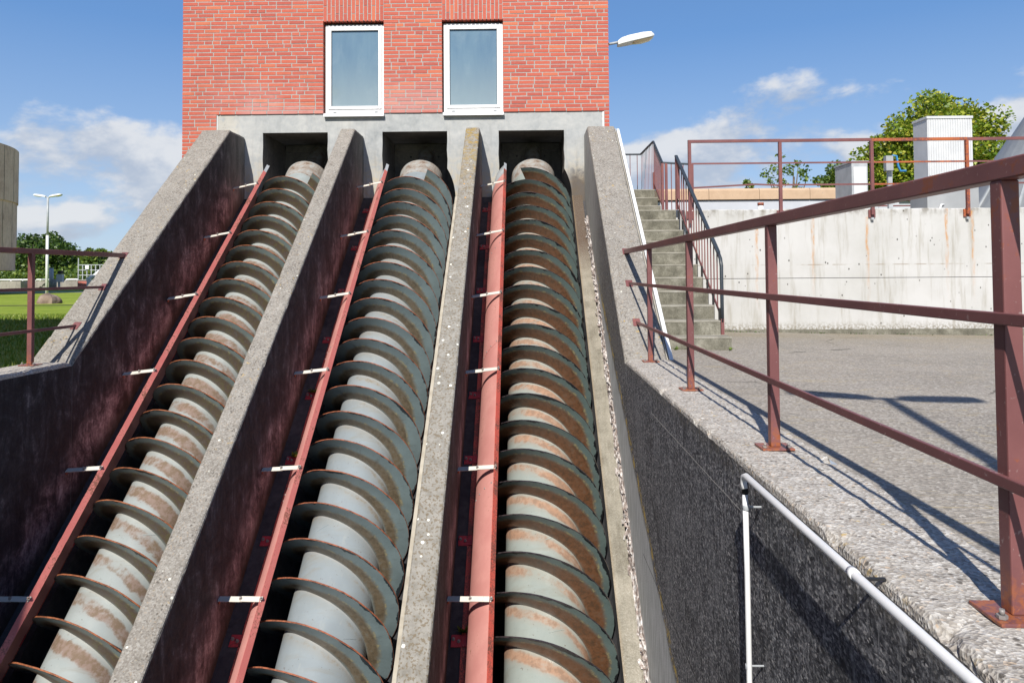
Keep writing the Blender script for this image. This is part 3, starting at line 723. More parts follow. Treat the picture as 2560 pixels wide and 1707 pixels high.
for k, (xa, xb, za, zb, dp) in enumerate(bricks):
    jy = rr.uniform(-.0022, .0018)
    if k in lone:
        o = bpy.data.objects.new('brick', um); COL.objects.link(o); o.parent = house; o.matrix_parent_inverse = Matrix.Translation((2.0, -11.62, .15))
        o.location = (xa+rr.uniform(-.001, .001), 11.60+jy, za+rr.uniform(-.0012, .0012)); o.scale = (xb-xa, dp, zb-za); o.rotation_euler = (0, rr.uniform(-.004, .004), rr.uniform(-.006, .006))
    else:
        bj.box((xa, 11.60+jy, za), (xb, 11.60+dp, zb))
o = hp(bj, 'brick_field', 'brick_joined'); o['kind'] = 'stuff'
# windows
for wi, (x0, x1) in enumerate(WN):
    a, c, z0, z1 = x0+.022, x1-.003, 3.392, 4.815
    def frame(a, c, z0, z1, w, wb, y0, y1):
        m = MB()
        m.box((a, y0, z0), (a+w, y1, z1)).box((c-w, y0, z0), (c, y1, z1)).box((a+w, y0, z1-w), (c-w, y1, z1)).box((a+w, y0, z0), (c-w, y1, z0+wb)); return m
    win = hp(frame(a, c, z0, z1, .046, .066, 11.665, 11.74), 'window', 'window_white', bevel=.005)
    win['label'] = ('window left of the pair over the middle of the facade', 'window right of the pair over the middle of the facade')[wi]
    sub(frame(a+.047, c-.047, z0+.067, z1-.047, .048, .050, 11.650, 11.73), 'sash', 'window_white', win, bevel=.006)
    sub(MB().box((a+.096, 11.68, z0+.118), (c-.096, 11.70, z1-.096)), 'pane', 'window_glass', win)
    m = MB()
    for (p0, p1) in (((a+.0955, 11.674, z0+.1175), (a+.101, 11.679, z1-.0955)), ((c-.101, 11.674, z0+.1175), (c-.0955, 11.679, z1-.0955)), ((a+.101, 11.674, z1-.101), (c-.101, 11.679, z1-.0955)), ((a+.101, 11.674, z0+.1175), (c-.101, 11.679, z0+.123))): m.box(p0, p1)
    sub(m, 'gasket', 'dark_rubber', win)
    sub(MB().box((x0-.004+.02, 11.555, 3.334), (x1+.008, 11.70, 3.372)).box((x0+.016, 11.553, 3.322), (x1+.008, 11.562, 3.3725)), 'sill', 'window_white', win, bevel=.003)
    m = MB()
    for t in (.16, .86): m.box((a+(c-a)*t-.025, 11.657, z0+.016), (a+(c-a)*t+.025, 11.664, z0+.032))
    sub(m, 'drain_cap', 'galvanized', win)
    hp(MB().box((x0-.003, 11.76, 3.384), (x1+.003, 11.90, 4.86)), 'window_recess', 'chamber_concrete')

# wall lamp on the corner of the pump house
def lamp_head(mb_body, mb_glass, base, dirx, L=.60, W=.23, H=.115, tilt=.24):
    """luminaire body from base outwards along +-X, lens underneath"""
    c, s_ = math.cos(tilt), math.sin(tilt); v = []; st = [(0, .62, .62, .0), (.10, .80, .9, 0), (.30, .95, 1.0, 0), (.70, 1.0, .98, 0), (.92, .92, .80, .04), (1.0, .70, .34, .12)]
    for t, w, h, dz in st:
        for a, q in ((-.5, 0), (-.5, .45), (-.30, .95), (0, 1.0), (.30, .95), (.5, .45), (.5, 0)):
            lx, lz = t*L, (q*h + dz)*H
            v.append((base[0]+dirx*(lx*c-lz*s_*.0), base[1]+a*w*W, base[2]+lx*s_+lz))
    n = 7; f = [(i*n+k, i*n+(k+1) % n, (i+1)*n+(k+1) % n, (i+1)*n+k) for i in range(len(st)-1) for k in range(n)]
    f += [tuple(range(n)), tuple((len(st)-1)*n+k for k in range(n))]
    mb_body.add(v, f, 0, None, False)
    g = []
    for t, w, d in ((.42, .7, .0), (.47, .74, .018), (.68, .80, .032), (.90, .72, .022), (.95, .62, .0)):
        for a, q in ((-.5, .006), (-.3, 1), (.3, 1), (.5, .006)):
            lx = t*L; g.append((base[0]+dirx*lx*c, base[1]+a*w*W, base[2]+lx*s_-d*q-.002))
    mb_glass.add(g, [(i*4+k, i*4+k+1, (i+1)*4+k+1, (i+1)*4+k) for i in range(4) for k in range(3)], 0, None, True)
wl = empty('wall_lamp', (1.37, 11.75, 4.50)); tag(wl, 'white wall lamp on a short arm at the upper right corner of the brick building', 'lamp')
def child(mb, name, mats, root, **kw):
    o = mb.build(name, mats, **kw); o.parent = root; o.matrix_parent_inverse = (Matrix.Translation(root.location) @ root.rotation_euler.to_matrix().to_4x4()).inverted(); return o
child(MB().tube([(1.355, 11.75, 4.475), (1.62, 11.75, 4.525)], .021, 12), 'arm', 'galvanized', wl)
hb, hg = MB(), MB(); lamp_head(hb, hg, (1.53, 11.75, 4.45), 1, .585, .25, .125, .21)
child(hb, 'lamp_head', 'lamp_white', wl, bevel=.006); child(hg, 'lens', 'lamp_glass', wl)

# ------------------------------------------------------------------ archimedes screws
LEAD, SP, RD, RB = 1.0635, .3545, .35, .575
SCREW = (('drum_flaking', 'blade_moss', 31.6, 'screw with flaking rust-stained pale drum in the leftmost channel', .003),
         ('drum_clean', 'blade_bluegreen', 21.2, 'clean blue-grey screw with orange rusty blade rims in the middle channel', .0018),
         ('drum_rusty', 'blade_rustbrown', -20.9, 'brown rusty screw with black wet blade rims in the right channel', .0032))
for i, (dm, bmname, pe, label, jit) in enumerate(SCREW):
    sx = empty('archimedes_screw', loc(XC[i], 0, N0), (AL, 0, 0)); tag(sx, label, 'screw pump', 'archimedes screws lifting water in the channels')
    s0 = 4.75 + LEAD*pe/360
    b = MB(); n = 64; sl = [-5.4 + k*.4 for k in range(26)] + [5.0]; v, f, u = [], [], []
    for s in sl: v += [(RD*math.sin(2*math.pi*k/n), s, RD*math.cos(2*math.pi*k/n)) for k in range(n)]
    for a in range(len(sl)-1):
        for k in range(n):
            f.append((a*n+k, a*n+(k+1) % n, (a+1)*n+(k+1) % n, (a+1)*n+k))
            w = lambda s, kk: (kk/n*3, (s + LEAD*kk/n - s0)/SP + 40)
            u.append([w(sl[a], k), w(sl[a], k+1), w(sl[a+1], k+1), w(sl[a+1], k)])
    b.add(v, f, 0, u, True); o = b.build('drum', dm, sx, recalc=False)
    b = MB()
    def ring(mb, prof):
        m = 48; v = [(r_*math.sin(2*math.pi*k/m), s, r_*math.cos(2*math.pi*k/m)) for r_, s in prof for k in range(m)]
        mb.add(v, [(a*m+k, a*m+(k+1) % m, (a+1)*m+(k+1) % m, (a+1)*m+k) for a in range(len(prof)-1) for k in range(m)], 0, None, False)
    ring(b, [(.3501, 4.99), (.353, 5.0), (.353, 5.13), (.347, 5.135), (.347, 5.25), (.352, 5.26), (.352, 5.36), (.345, 5.37), (.14, 5.37), (.14, 6.6)])
    b.build('collar', 'collar_rust', sx)
    for q in range(9):                                        # weld seams across the drum
        b = MB()
        s = -3.2+q*.93+rr.uniform(-.1, .1); p0 = rr.uniform(-.7, .9)
        for t in range(3):
            ph = p0+t*.11; p1 = ph+.11
            b.bar(((RD+.001)*math.sin(ph), s+t*.012, (RD+.001)*math.cos(ph)), ((RD+.001)*math.sin(p1), s+(t+1)*.012, (RD+.001)*math.cos(p1)), .007, .004)
        b.build('weld_seam', dm, sx)
    for k3 in range(3):
        b = MB(); v, f, u = [], [], []
        segs = 8; tot = int((4.75+5.35)/LEAD*360/segs*1.0); rad = [RD-.004, .40, .47, .53, .562, RB]; nr = len(rad)
        for q in range(tot+1):
            ph = pe + 120*k3 + q*segs/1.0; s = 4.75 - LEAD*(q*segs)/360
            a = R(ph)
            for sd_ in (0, 1):
                for t, r_ in enumerate(rad):
                    jr = jit*(nz(math.sin(a)*4+k3*9, s*5, math.cos(a)*4+i*5, 2.3)+.8*nz(math.sin(a)*4, s*5+3, math.cos(a)*4+i, 7)) if t == nr-1 else 0
                    js = .006*nz(math.sin(a)*2, s*2, math.cos(a)*2+k3, 1.2)*(r_-RD)/.2
                    v.append(((r_+jr)*math.sin(a), s+js-(.0075 if sd_ else -.0075)*(1 - .25*(r_-RD)/.23), (r_+jr)*math.cos(a)))
        N2 = 2*nr
        for q in range(tot):
            for sd_ in (0, 1):
                for t in range(nr-1):
                    A = q*N2+sd_*nr+t; f.append((A, A+1, A+N2+1, A+N2) if sd_ else (A+N2, A+N2+1, A+1, A))
                    uu = lambda qq, tt: (qq*segs/360*3.3+k3*5, (rad[tt]-RD)/(RB-RD) if tt else 0)
                    c4 = [uu(q, t), uu(q, t+1), uu(q+1, t+1), uu(q+1, t)]
                    u.append(c4 if sd_ else [c4[3], c4[2], c4[1], c4[0]])
            A = q*N2+nr-1; f.append((A, A+N2, A+N2+nr, A+nr)); u.append([(q*.1, 1.0)]*4)
        f.append(tuple(list(range(nr)) + [nr+t for t in reversed(range(nr))])); u.append([(0, .99)]*N2)
        b.add(v, f, 0, u, True)
        o = b.build('blade', bmname, sx, recalc=False)
        me = o.data
        for pl in me.polygons:
            if len(pl.vertices) != 4: pl.use_smooth = False
        es = o.modifiers.new('split', 'EDGE_SPLIT'); es.split_angle = R(50)

# ------------------------------------------------------------------ red splash guards over the left flank of each screw
BR = (4.46, 3.17, 1.86, .58, -.69, -1.96, -3.25); BK = (4.36, 3.39, 2.42, 1.49, .58, -.30, -1.21, -2.12, -3.05)
GL = ('red splash guard at the left with its inside in shadow, beside the flaking screw', 'red splash guard left of the clean blue-grey screw in the middle channel', 'red splash guard with its broad curved outer face in view, beside the brown rusty screw')
WX = (-4.405-XC[0], -2.515-XC[1], -.642-XC[2])
bolt = MB().tube([(0, 0, 0), (0, 0, .010)], .014, 6, smooth=False).tube([(0, 0, .010), (0, 0, .026)], .007, 8).build('bolt', 'bolt_steel')
bolt_me = bolt.data; bpy.data.objects.remove(bolt)
def put_bolt(par, at, rot=(0, 0, 0)):
    o = bpy.data.objects.new('bolt', bolt_me); COL.objects.link(o); o.parent = par; o.location = at; o.rotation_euler = rot
for i in range(3):
    gd = empty('splash_guard', loc(XC[i], 0, N0), (AL, 0, 0)); tag(gd, GL[i], 'splash guard', 'red splash guards beside the screws')
    RG = .652; A0, A1 = R(-89), R(-41)
    cuts = [4.72, 2.95, 1.05, -.85, -2.75, -5.2]
    def arc(mb, s0, s1, r0, r1, lean=0.0):
        n = 12; v = []
        for s, sh in ((s0, 0), (s1, 1)):
            for r_ in (r0, r1):
                v += [(r_*math.sin(A0+(A1-A0)*k/n), s - lean*k/n, r_*math.cos(A0+(A1-A0)*k/n)) for k in range(n+1)]
        m = n+1; f = []
        for k in range(n):
            f += [(m+k, m+k+1, 3*m+k+1, 3*m+k), (k+1, k, 2*m+k, 2*m+k+1), (k, k+1, m+k+1, m+k), (2*m+k+1, 2*m+k, 3*m+k, 3*m+k+1)]
        f += [(0, m, 3*m, 2*m), (n, 2*m+n, 3*m+n, m+n)]
        mb.add(v, f, 0, None, True)
    for k in range(len(cuts)-1):
        b = MB(); off = .004 if k % 2 else 0
        arc(b, cuts[k+1]-.06, cuts[k], RG+off-.002, RG+off+.002)
        o = b.build('plate', 'red_paint', gd); o.modifiers.new('split', 'EDGE_SPLIT').split_angle = R(45)
        if k:
            b = MB()
            for q in range(5):
                t = A0+(A1-A0)*(.12+.19*q); b.tube([((RG+.004)*math.sin(t), cuts[k]-.035, (RG+.004)*math.cos(t)), ((RG+.012)*math.sin(t), cuts[k]-.035, (RG+.012)*math.cos(t))], .008, 8)
            b.build('rivet', 'bolt_steel', o)
    b = MB(); arc(b, 4.722, 4.98, RG-.004, RG); o = b.build('end_plate', 'galvanized', gd)
    e1 = Vector((math.sin(A1), 0, math.cos(A1)))
    for q, (sa_, sb_) in enumerate(((4.76, 1.05), (1.046, -2.75), (-2.754, -5.2))):
        b = MB(); v = []; m = 90
        for k in range(m+1):
            s = sa_+(sb_-sa_)*k/m; j = .0016*nz(s, i, 2, 14)
            v += [e1*(RG-.006+j)+Vector((0, s, 0))+Vector((.004, 0, .005)), e1*(RG+.048+j*2)+Vector((0, s, 0))+Vector((.004, 0, .005)), e1*(RG+.048+j*2)+Vector((-.001, s, -.001)), e1*(RG-.006+j)+Vector((-.001, s, -.001))]
        b.add(v, [(k*4+a, k*4+(a+1) % 4, (k+1)*4+(a+1) % 4, (k+1)*4+a) for k in range(m) for a in range(4)] + [(0, 1, 2, 3), (m*4, m*4+1, m*4+2, m*4+3)])
        b.build('edge_flange', 'bright_red_worn' if i == 2 else 'red_edge_paint', gd)
    b = MB().bar(e1*(RG+.020)+Vector((.002, 4.76, .002)), e1*(RG+.020)+Vector((.002, 4.95, .002)), .045, .006, 0, (.66, 0, .75)); b.build('end_bar', 'galvanized', gd)
    for s0_, s1_ in zip((4.62,)+BK, BK+(-5.0,)):
        b = MB().box((-.705, s1_+.055, .026), (-.652, s0_-.055, .040)); b.build('base_strip', 'bright_red_worn', gd)
    for s in BK:
        b = MB().box((-.79, s-.05, .027), (-.700, s+.05, .036)).box((-.700, s-.05, .027), (-.650, s+.05, .046))
        o = b.build('bracket', 'bracket_red', gd, bevel=.002)
        put_bolt(o, (-.77, s+.012, .036)); put_bolt(o, (-.725, s-.006, .036))
    for s in BR:
        p0 = Vector((WX[i]+.002, s, .397)); p1 = e1*(RG+.030)+Vector((.006, s-.075, .008)); pm = p0.lerp(p1, .52)
        b = MB().bar(p0, pm+(p1-p0)*.04, .045, .006).bar(pm+Vector((0, 0, .0065)), p1+Vector((0, 0, .0065)), .045, .006)
        o = b.build('brace', 'white_bar', gd)
        put_bolt(o, pm+Vector((0, 0, .008))); put_bolt(o, p1+Vector((-.004, 0, .010)))
        b = MB().box((WX[i]+.001, s-.03, .372), (WX[i]+.012, s+.03, .393)); b.build('wall_tab', 'rusty_maroon', o)

# ------------------------------------------------------------------ maroon pipe railings on the two level pit walls
def railing(root_at, x, posts, yend, label, sgn):
    rl = empty('railing', root_at); tag(rl, label, 'railing')
    for y in posts:
        o = child(MB().box((x-.0225, y-.0225, .011), (x+.0225, y+.0225, 1.050)), 'post', 'maroon_paint', rl, bevel=.004)
        pl = MB().box((x-.075, y-.065, .002), (x+.075, y+.065, .011)).build('base_plate', 'maroon_paint', o, bevel=.002)
        pl.matrix_parent_inverse = o.matrix_parent_inverse.inverted() @ Matrix.Translation(-rl.location) if False else Matrix()
        for dx in (-.055, .055):
            q = bpy.data.objects.new('bolt', bolt_me); COL.objects.link(q); q.parent = o; q.location = (x+dx, y-.035, .012); q.scale = (.9, .9, .8)
    for z, w, h, mt in ((1.075, .05, .05, 'maroon_paint'), (.715, .014, .030, 'maroon_paint'), (.325, .014, .030, 'maroon_paint')):
        ye = Y0 + z/TA
        ox = 0 if w > .03 else -sgn*.03
        child(MB().bar((x+ox, yend, z), (x+ox, ye-.004, z), w, h), 'rail', mt, rl, bevel=.004 if w > .03 else .003)
        c = Vector((x+ox, ye, z)); t = Vector((0, CA, SA))
        child(MB().bar(c-t*.055, c+t*.055, .075, .008, 0, (0, -SA, CA)), 'wall_plate', 'bright_red_worn' if 0 else 'maroon_paint', rl)
railing((1.18, 1.8, 0), 1.178, (6.955, 5.285, 3.54, 1.825, .12), -3.0, 'maroon steel railing with three rails along the right pit wall in the foreground', 1)
railing((-4.66, 6.94, 0), -4.655, (6.93, 5.22, 3.5), -1.0, 'maroon steel railing by the lawn at the left edge', -1)

# white conduit clipped along the right pit wall
cd = empty('conduit', (.89, 3.06, 0)); tag(cd, 'white pipe running along the pit wall and bending down at a right angle', 'pipe')
child(MB().tube([(.893, 3.055, -.05), (.891, 3.062, -.028), (.889, 3.05, .0), (.889, 3.02, .010), (.889, 1.5, .012), (.889, -2.0, .012)], .0132, 14), 'pipe', 'white_pipe_paint', cd)
child(MB().tube([(.900, 3.075, -.065), (.903, 3.072, -.4), (.903, 3.065, -1.0), (.903, 3.06, -4.0)], .0112, 14), 'down_pipe', 'white_pipe_paint', cd)
for y in (2.05, .95): child(MB().tube([(.889, y-.014, .012), (.889, y+.014, .012)], .0155, 14), 'clip', 'white_pipe_paint', cd); child(MB().box((.900, y-.006, -.006), (.975, y+.006, .000)), 'standoff', 'dark_rubber', cd)
for z in (-.13, -.77): child(MB().tube([(.9025, 3.072, z-.010), (.9025, 3.072, z+.010)], .0140, 12).box((.912, 3.076, z-.004), (.968, 3.080, z+.004)), 'clip', 'galvanized', cd, bevel=.003)
child(MB().tube([(.900, 3.075, -.075), (.900, 3.072, -.02)], .0135, 14), 'sleeve', 'dark_rubber', cd)

# white cable duct along the right coping
du = empty('cable_duct', (1.41, Y0, 0)); tag(du, 'white cable duct following the sloping edge of the right side wall', 'cable duct')
sj = [-.06, .88, 1.93, 2.95, 3.70, 4.28, 4.84]
for a, c in zip(sj, sj[1:]):
    def tf(q, a=a): return loc(q.x, q.y, q.z)
    child(MB().box((1.398, a+.004, -.075), (1.438, c-.004, -.012), 0, tf), 'duct_piece', 'white_pipe_paint', du, bevel=.004)
child(MB().box((1.376, -.05, -.055), (1.386, 4.86, -.018), 0, tf), 'backing_strip', 'cream_ledge', du)

# ------------------------------------------------------------------ stairs to the terrace
st = empty('stairs', (1.8, 8.18, 0)); tag(st, 'mossy concrete stairs climbing beside the white wall', 'stairs')
G_, RI = .270, .163; steps = []
for k in range(10): steps.append((8.185+G_*k, .12+RI*k if k else .12, 2.285 if k == 0 else 2.235))
steps.append((10.89, 1.752, 2.25))
for k in range(3): steps.append((12.0+.27*k, 1.752+RI*(k+1), 2.235))
for k, (y, z, xr) in enumerate(steps):
    y2 = steps[k+1][0]+.06 if k+1 < len(steps) else y+.33
    if k == 10: y2 = 12.06
    zb = -.10 if k < 4 else z-.45
    mb = MB().box((1.455, y+.008, zb), (xr-.004, y2, z-.022))
    o = child(mb, 'step', 'step_concrete', st)
    sub(MB().box((1.452, y+.006, z-.0215), (xr, y2-.002, z)), 'nosing', 'nosing_concrete', o, bevel=.006)
# terrace behind the white wall and the landing above
b = MB().box((2.26, 11.14, -.2), (14.0, 18.4, 1.735)); tag(b.build('terrace', 'plain_concrete'), kind='structure')
b = MB().box((1.40, 12.88, -.2), (2.24, 18.4, 2.235)); tag(b.build('upper_landing', 'plain_concrete'), kind='structure')
ww = empty('terrace_wall', (5, 11, -.1)); tag(ww, 'white concrete wall with rust streaks behind the paved yard', 'wall')
child(MB().box((2.262, 11.0, -.3), (14.0, 11.138, .728)), 'lower_pour', 'white_wall', ww, bevel=.006)
b = MB(); xs = [2.262+.12*k for k in range(99)]
v = []
for x in xs:
    j = .010*nz(x, 3, 0, 2.2)+.006*nz(x, 1, 0, 9)
    v += [(x, 11.0, .737), (x, 11.0, 1.74+j), (x, 11.012, 1.752+j), (x, 11.138, 1.752+j), (x, 11.138, .737)]
b.add(v, [(k*5+a, k*5+(a+1) % 5, (k+1)*5+(a+1) % 5, (k+1)*5+a) for k in range(len(xs)-1) for a in range(5)] + [tuple(range(5)), tuple((len(xs)-1)*5+a for a in range(5))])
child(b, 'upper_pour', 'white_wall', ww)
child(MB().box((2.262, 11.012, .726), (14.0, 11.13, .739)), 'joint', 'dark_rubber', ww)
child(MB().box((2.27, 10.93, -.30), (14.0, 10.998, -.02)), 'footing', 'step_concrete', ww)

# stair handrails
def z_flat(a, c): return abs(a.z-c.z) < .01 and abs(a.x-c.x) < .01
def balustrade(root, path, low_off, n, hand_w, low=True, foot=()):
    P_ = [Vector(p) for p in path]
    mb = MB()
    for a, c in zip(P_, P_[1:]):
        child(MB().bar(a, c, hand_w, .030), 'handrail', 'dark_handrail', root, bevel=.006)
    for (a, c), m, lo in zip(zip(P_, P_[1:]), n, low_off):
        if m == 0: continue
        for k in range(m):
            t = (k+.5)/m; q = a.lerp(c, t)
            child(MB().bar(q+Vector((0, 0, -.015)), q+Vector((0, 0, -lo)), *((.008, .005) if z_flat(a, c) else (.012, .012))), 'baluster', 'maroon_paint', root)
        if not z_flat(a, c): child(MB().bar(a+Vector((0, 0, -lo)), c+Vector((0, 0, -lo)), .012, .035), 'lower_rail', 'maroon_paint', root)
hr = empty('handrail', (2.26, 8.5, .12)); tag(hr, 'lower stair handrail with dark grip and thin maroon balusters in front of the white wall', 'handrail')
balustrade(hr, [(2.262, 10.92, 2.55), (2.262, 8.62, 1.055)], [.68], [16], .045)
child(MB().tube([(2.262, 8.63, 1.055), (2.262, 8.54, .985), (2.262, 8.505, .90), (2.262, 8.50, .5), (2.262, 8.50, .26)], .021, 10), 'bent_grip', 'dark_handrail', hr)
for y, z0, z1 in ((8.50, .12, .30), (10.90, 1.752, 2.54), (10.80, 1.9, 2.47)):
    child(MB().box((2.244, y-.018, z0), (2.280, y+.018, z1)), 'post', 'maroon_paint', hr)
for k in range(9):
    y = 8.56+k*.27; child(MB().box((2.238, y-.02, .10+k*RI), (2.256, y+.02, .42+k*RI)), 'fixing', 'dark_rubber', hr)
ur = empty('handrail', (2.25, 12.5, 1.75)); tag(ur, 'upper stair handrail rising to a peak against the sky beside the brick building', 'handrail')
balustrade(ur, [(1.30, 14.1, 3.085), (2.25, 14.1, 3.085), (2.25, 12.72, 3.085), (2.25, 11.93, 2.60), (2.72, 11.90, 2.565)], [.85, .82, .72, .78], [7, 9, 9, 5], .032)
for x, y, z0, z1 in ((2.25, 11.93, 1.752, 2.59), (2.31, 11.93, 1.752, 2.59), (2.25, 12.72, 2.235, 2.55), (2.72, 11.90, 1.752, 2.57)):
    child(MB().box((x-.02, y-.02, z0), (x+.02, y+.02, z1)), 'post', 'maroon_paint', ur)

# railing fixed to the face of the white wall
tr = empty('railing', (5, 10.97, 1.6)); tag(tr, 'maroon railing bolted to the top of the white wall, partly rusted orange', 'railing')
def xat(px, y): return (px-1309)/1850*y
yr = 10.955
PX = [1726, 1951, 2178, 2413]; XP = [xat(p_, yr) for p_ in PX]; XP += [XP[-1]+(XP[-1]-XP[-2])*k for k in (1, 2, 3)]
ZTOP, ZM, ZL = 2.765, 2.435, 2.11
for k, x in enumerate(XP):
    mt = 'rusty_maroon' if k == 3 else 'maroon_paint'
    o = child(MB().box((x-.022, yr-.022, 1.66 if k else 1.55), (x+.022, yr+.022, ZTOP-.02)), 'post', mt, tr)
    child(MB().box((x-.05, yr+.023, 1.62), (x+.05, yr+.043, 1.735)), 'wall_plate', mt, tr)
    child(MB().box((x-.02, yr+.0, 1.585), (x+.02, yr+.042, 1.618)), 'stub', 'galvanized', tr)
for k in range(len(XP)-1):
    mt = 'rusty_maroon' if k == 2 else 'maroon_paint'; x0, x1 = XP[k], XP[k+1]
    child(MB().bar((x0-(.022 if k == 0 else 0), yr, ZTOP), (x1, yr, ZTOP+.003), .044, .042, 0), 'rail', mt, tr)
    child(MB().bar((x0+.022, yr, ZM), (x1-.022, yr, ZM), .014, .024), 'rail', mt, tr)
    if k == 0:
        xm = x0+(x1-x0)*.72
        child(MB().bar((x0+.022, yr, ZL-.035), (xm, yr, ZL+.012), .014, .024).bar((xm, yr, ZL+.012), (x1-.022, yr, ZL-.005), .014, .024), 'rail', mt, tr)
    else: child(MB().bar((x0+.022, yr, ZL), (x1-.022, yr, ZL), .014, .024), 'rail', mt, tr)

# ------------------------------------------------------------------ things on the terrace
def px3(x, y, Y): return ((x-1309)/1850*Y, Y, .832+(684-y)/1850*Y)
# tan clad duct and grey long building behind
lg = empty('low_building', (8, 20, 1.73)); tag(lg, 'long low pale grey building behind the terrace railing', 'building')
xa, xb = 3.2, 24.0
for k in range(16):
    x0 = xa+(xb-xa)*k/16; x1 = xa+(xb-xa)*(k+1)/16-.012
    child(MB().box((x0, 23.0, 1.5), (x1, 23.05, 2.98)), 'wall_panel', 'pale_grey_cladding', lg)
child(MB().box((xa, 23.052, 1.5), (xb, 27, 2.97)), 'wall', 'pale_grey_cladding', lg)
child(MB().box((xa+8.4, 22.90, 2.985), (xb+.1, 27.1, 3.16)), 'trim', 'maroon_paint', lg)
tn = empty('clad_duct', (6, 19, 1.7)); tag(tn, 'long tan coloured duct casing with grey skirt behind the terrace railing', 'duct')
x0 = xat(1648, 19.5); x1 = xat(2150, 19.5)
n = 4
for k in range(n):
    a, c = x0+(x1-x0)*k/n, x0+(x1-x0)*(k+1)/n-.01
    child(MB().prism([(19.5, 2.735), (19.5, 2.97), (19.56, 3.03), (20.2, 3.05), (20.2, 2.735)], lambda p_, q, d: (d, p_, q), a, c), 'casing', 'tan_board', tn)
child(MB().box((x0+.05, 19.56, 1.72), (x1, 20.15, 2.71)), 'skirt', 'pale_grey_cladding', tn)
# grey control box and tall aluminium cabinet
cb = empty('control_box', (6.25, 14, 1.735)); tag(cb, 'small grey metal control box left of the tall aluminium cabinet', 'cabinet')
Yc = 14.0
xl, _, zt = px3(2128, 414, Yc); xr = px3(2168, 414, Yc)[0]
child(MB().box((xl, Yc, 1.9), (xr, Yc+.75, zt)), 'body', 'galvanized', cb, bevel=.01)
child(MB().box((xl-.015, Yc-.015, zt+.002), (xr+.015, Yc+.765, zt+.03)), 'lid', 'galvanized', cb)
child(MB().box((xl+.03, Yc-.012, 2.1), (xr-.03, Yc-.001, zt-.08)), 'door', 'aluminium_sheet', cb)
child(MB().box((xl+.05, Yc+.1, 1.735), (xl+.09, Yc+.14, 1.9)).box((xr-.09, Yc+.1, 1.735), (xr-.05, Yc+.14, 1.9)), 'foot', 'galvanized', cb)
ac = empty('cabinet', (8, 14, 1.735)); tag(ac, 'tall ribbed aluminium cabinet in front of the big tree', 'cabinet')
xl, _, zt = px3(2317, 300, Yc); xr = px3(2428, 300, Yc)[0]; zm = px3(0, 452, Yc)[2]
child(MB().box((xl-.06, Yc-.06, 1.735), (xr+.06, Yc+.56, zm)), 'base_cabinet', 'grey_sheet', ac, bevel=.008)
child(MB().box((xl, Yc, zm+.002), (xr, Yc+.50, zt-.05)), 'body', 'aluminium_sheet', ac)
for k in range(18):
    x = xl+.03+(xr-xl-.06)*k/17; child(MB().box((x-.011, Yc-.010, zm+.03), (x+.011, Yc-.001, zt-.06)), 'rib', 'aluminium_sheet', ac)
child(MB().box((xl-.015, Yc-.02, zt-.049), (xr+.015, Yc+.52, zt)), 'lid', 'aluminium_sheet', ac, bevel=.006)
child(MB().tube([(xl+.16, Yc-.08, 1.74), (xl+.14, Yc-.085, 1.95), (xl+.18, Yc-.09, 2.06), (xl+.24, Yc-.07, 2.06)], .018, 8), 'pipe_bend', 'white_pipe_paint', ac)
child(MB().box((xl+.62, Yc-.085, 1.86), (xl+.86, Yc-.062, 1.96)), 'vent', 'dark_rubber', ac)
# instrument on a post with a blue hose
it = empty('instrument_post', (7, 14.4, 1.735)); tag(it, 'small grey instrument on a post with a bent blue hose', 'instrument')
x, Y, z = px3(2222, 437, 14.4)
child(MB().box((x-.03, Y, 1.735), (x+.05, Y+.06, z+.30)), 'post', 'galvanized', it)
child(MB().box((x-.12, Y-.12, z+.0), (x+.02, Y-.002, z+.29)), 'head', 'grey_sheet', it, bevel=.01)
child(MB().tube([(x+.02, Y-.07, z+.30), (x+.10, Y-.07, z+.29), (x+.13, Y-.07, z+.10), (x+.17, Y-.07, z+.0), (x+.28, Y-.07, z+.0)], .022, 8), 'hose', 'blue_plastic', it)
br_ = empty('railing', (8, 16.5, 1.735)); tag(br_, 'low maroon railing far back on the terrace between the two grey cabinets', 'railing')
child(MB().bar((6.9, 16.5, 2.27), (14, 16.5, 2.27), .03, .03), 'rail', 'maroon_paint', br_)
for x in (7.55, 9.4, 11.3): child(MB().bar((x, 16.5, 1.735), (x, 16.5, 2.62), .04, .04), 'post', 'maroon_paint', br_)
pst = empty('pipe_stub', (4.6, 13, 1.735)); tag(pst, 'short pale pipe with a rusty cap behind the white wall', 'pipe')
x, Y, _ = px3(1901, 515, 12.2)
child(MB().tube([(x, Y, 1.735), (x, Y, 1.92)], .045, 12), 'pipe', 'window_white', pst); child(MB().tube([(x, Y, 1.92), (x, Y, 1.965)], .052, 12), 'cap', 'rusty_maroon', pst)
# grey sheet metal cone with ridges
cn = empty('sheet_metal_cone', (10.6, 14.5, 1.735)); tag(cn, 'large grey sheet metal cone at the right edge behind the railing', 'cone')
Yk = 14.5; cx = xat(2660, Yk)
def cone(mb, z0, r0, z1, r1, n=40):
    v = [(cx+r_*math.cos(2*math.pi*k/n), Yk+r_*math.sin(2*math.pi*k/n), z) for z, r_ in ((z0, r0), (z1, r1)) for k in range(n)]
    mb.add(v, [(k, (k+1) % n, n+(k+1) % n, n+k) for k in range(n)], 0, None, False)
def rz(z): return (2660-(2437+(z-2.13)/1.34*105))/1850*Yk
zs = [1.735, 2.55, 3.02, 3.03, 3.42, 3.43, 3.75]
for a, c, off in ((1.735, 3.0, 0), (3.0, 3.45, .03), (3.45, 3.95, .0)):
    b = MB(); cone(b, a, rz(a)+off, c, rz(c)+off); cone(b, c, rz(c)+off, c+.004, rz(c)-.05); child(b, 'cone_ring', 'cone_sheet', cn)
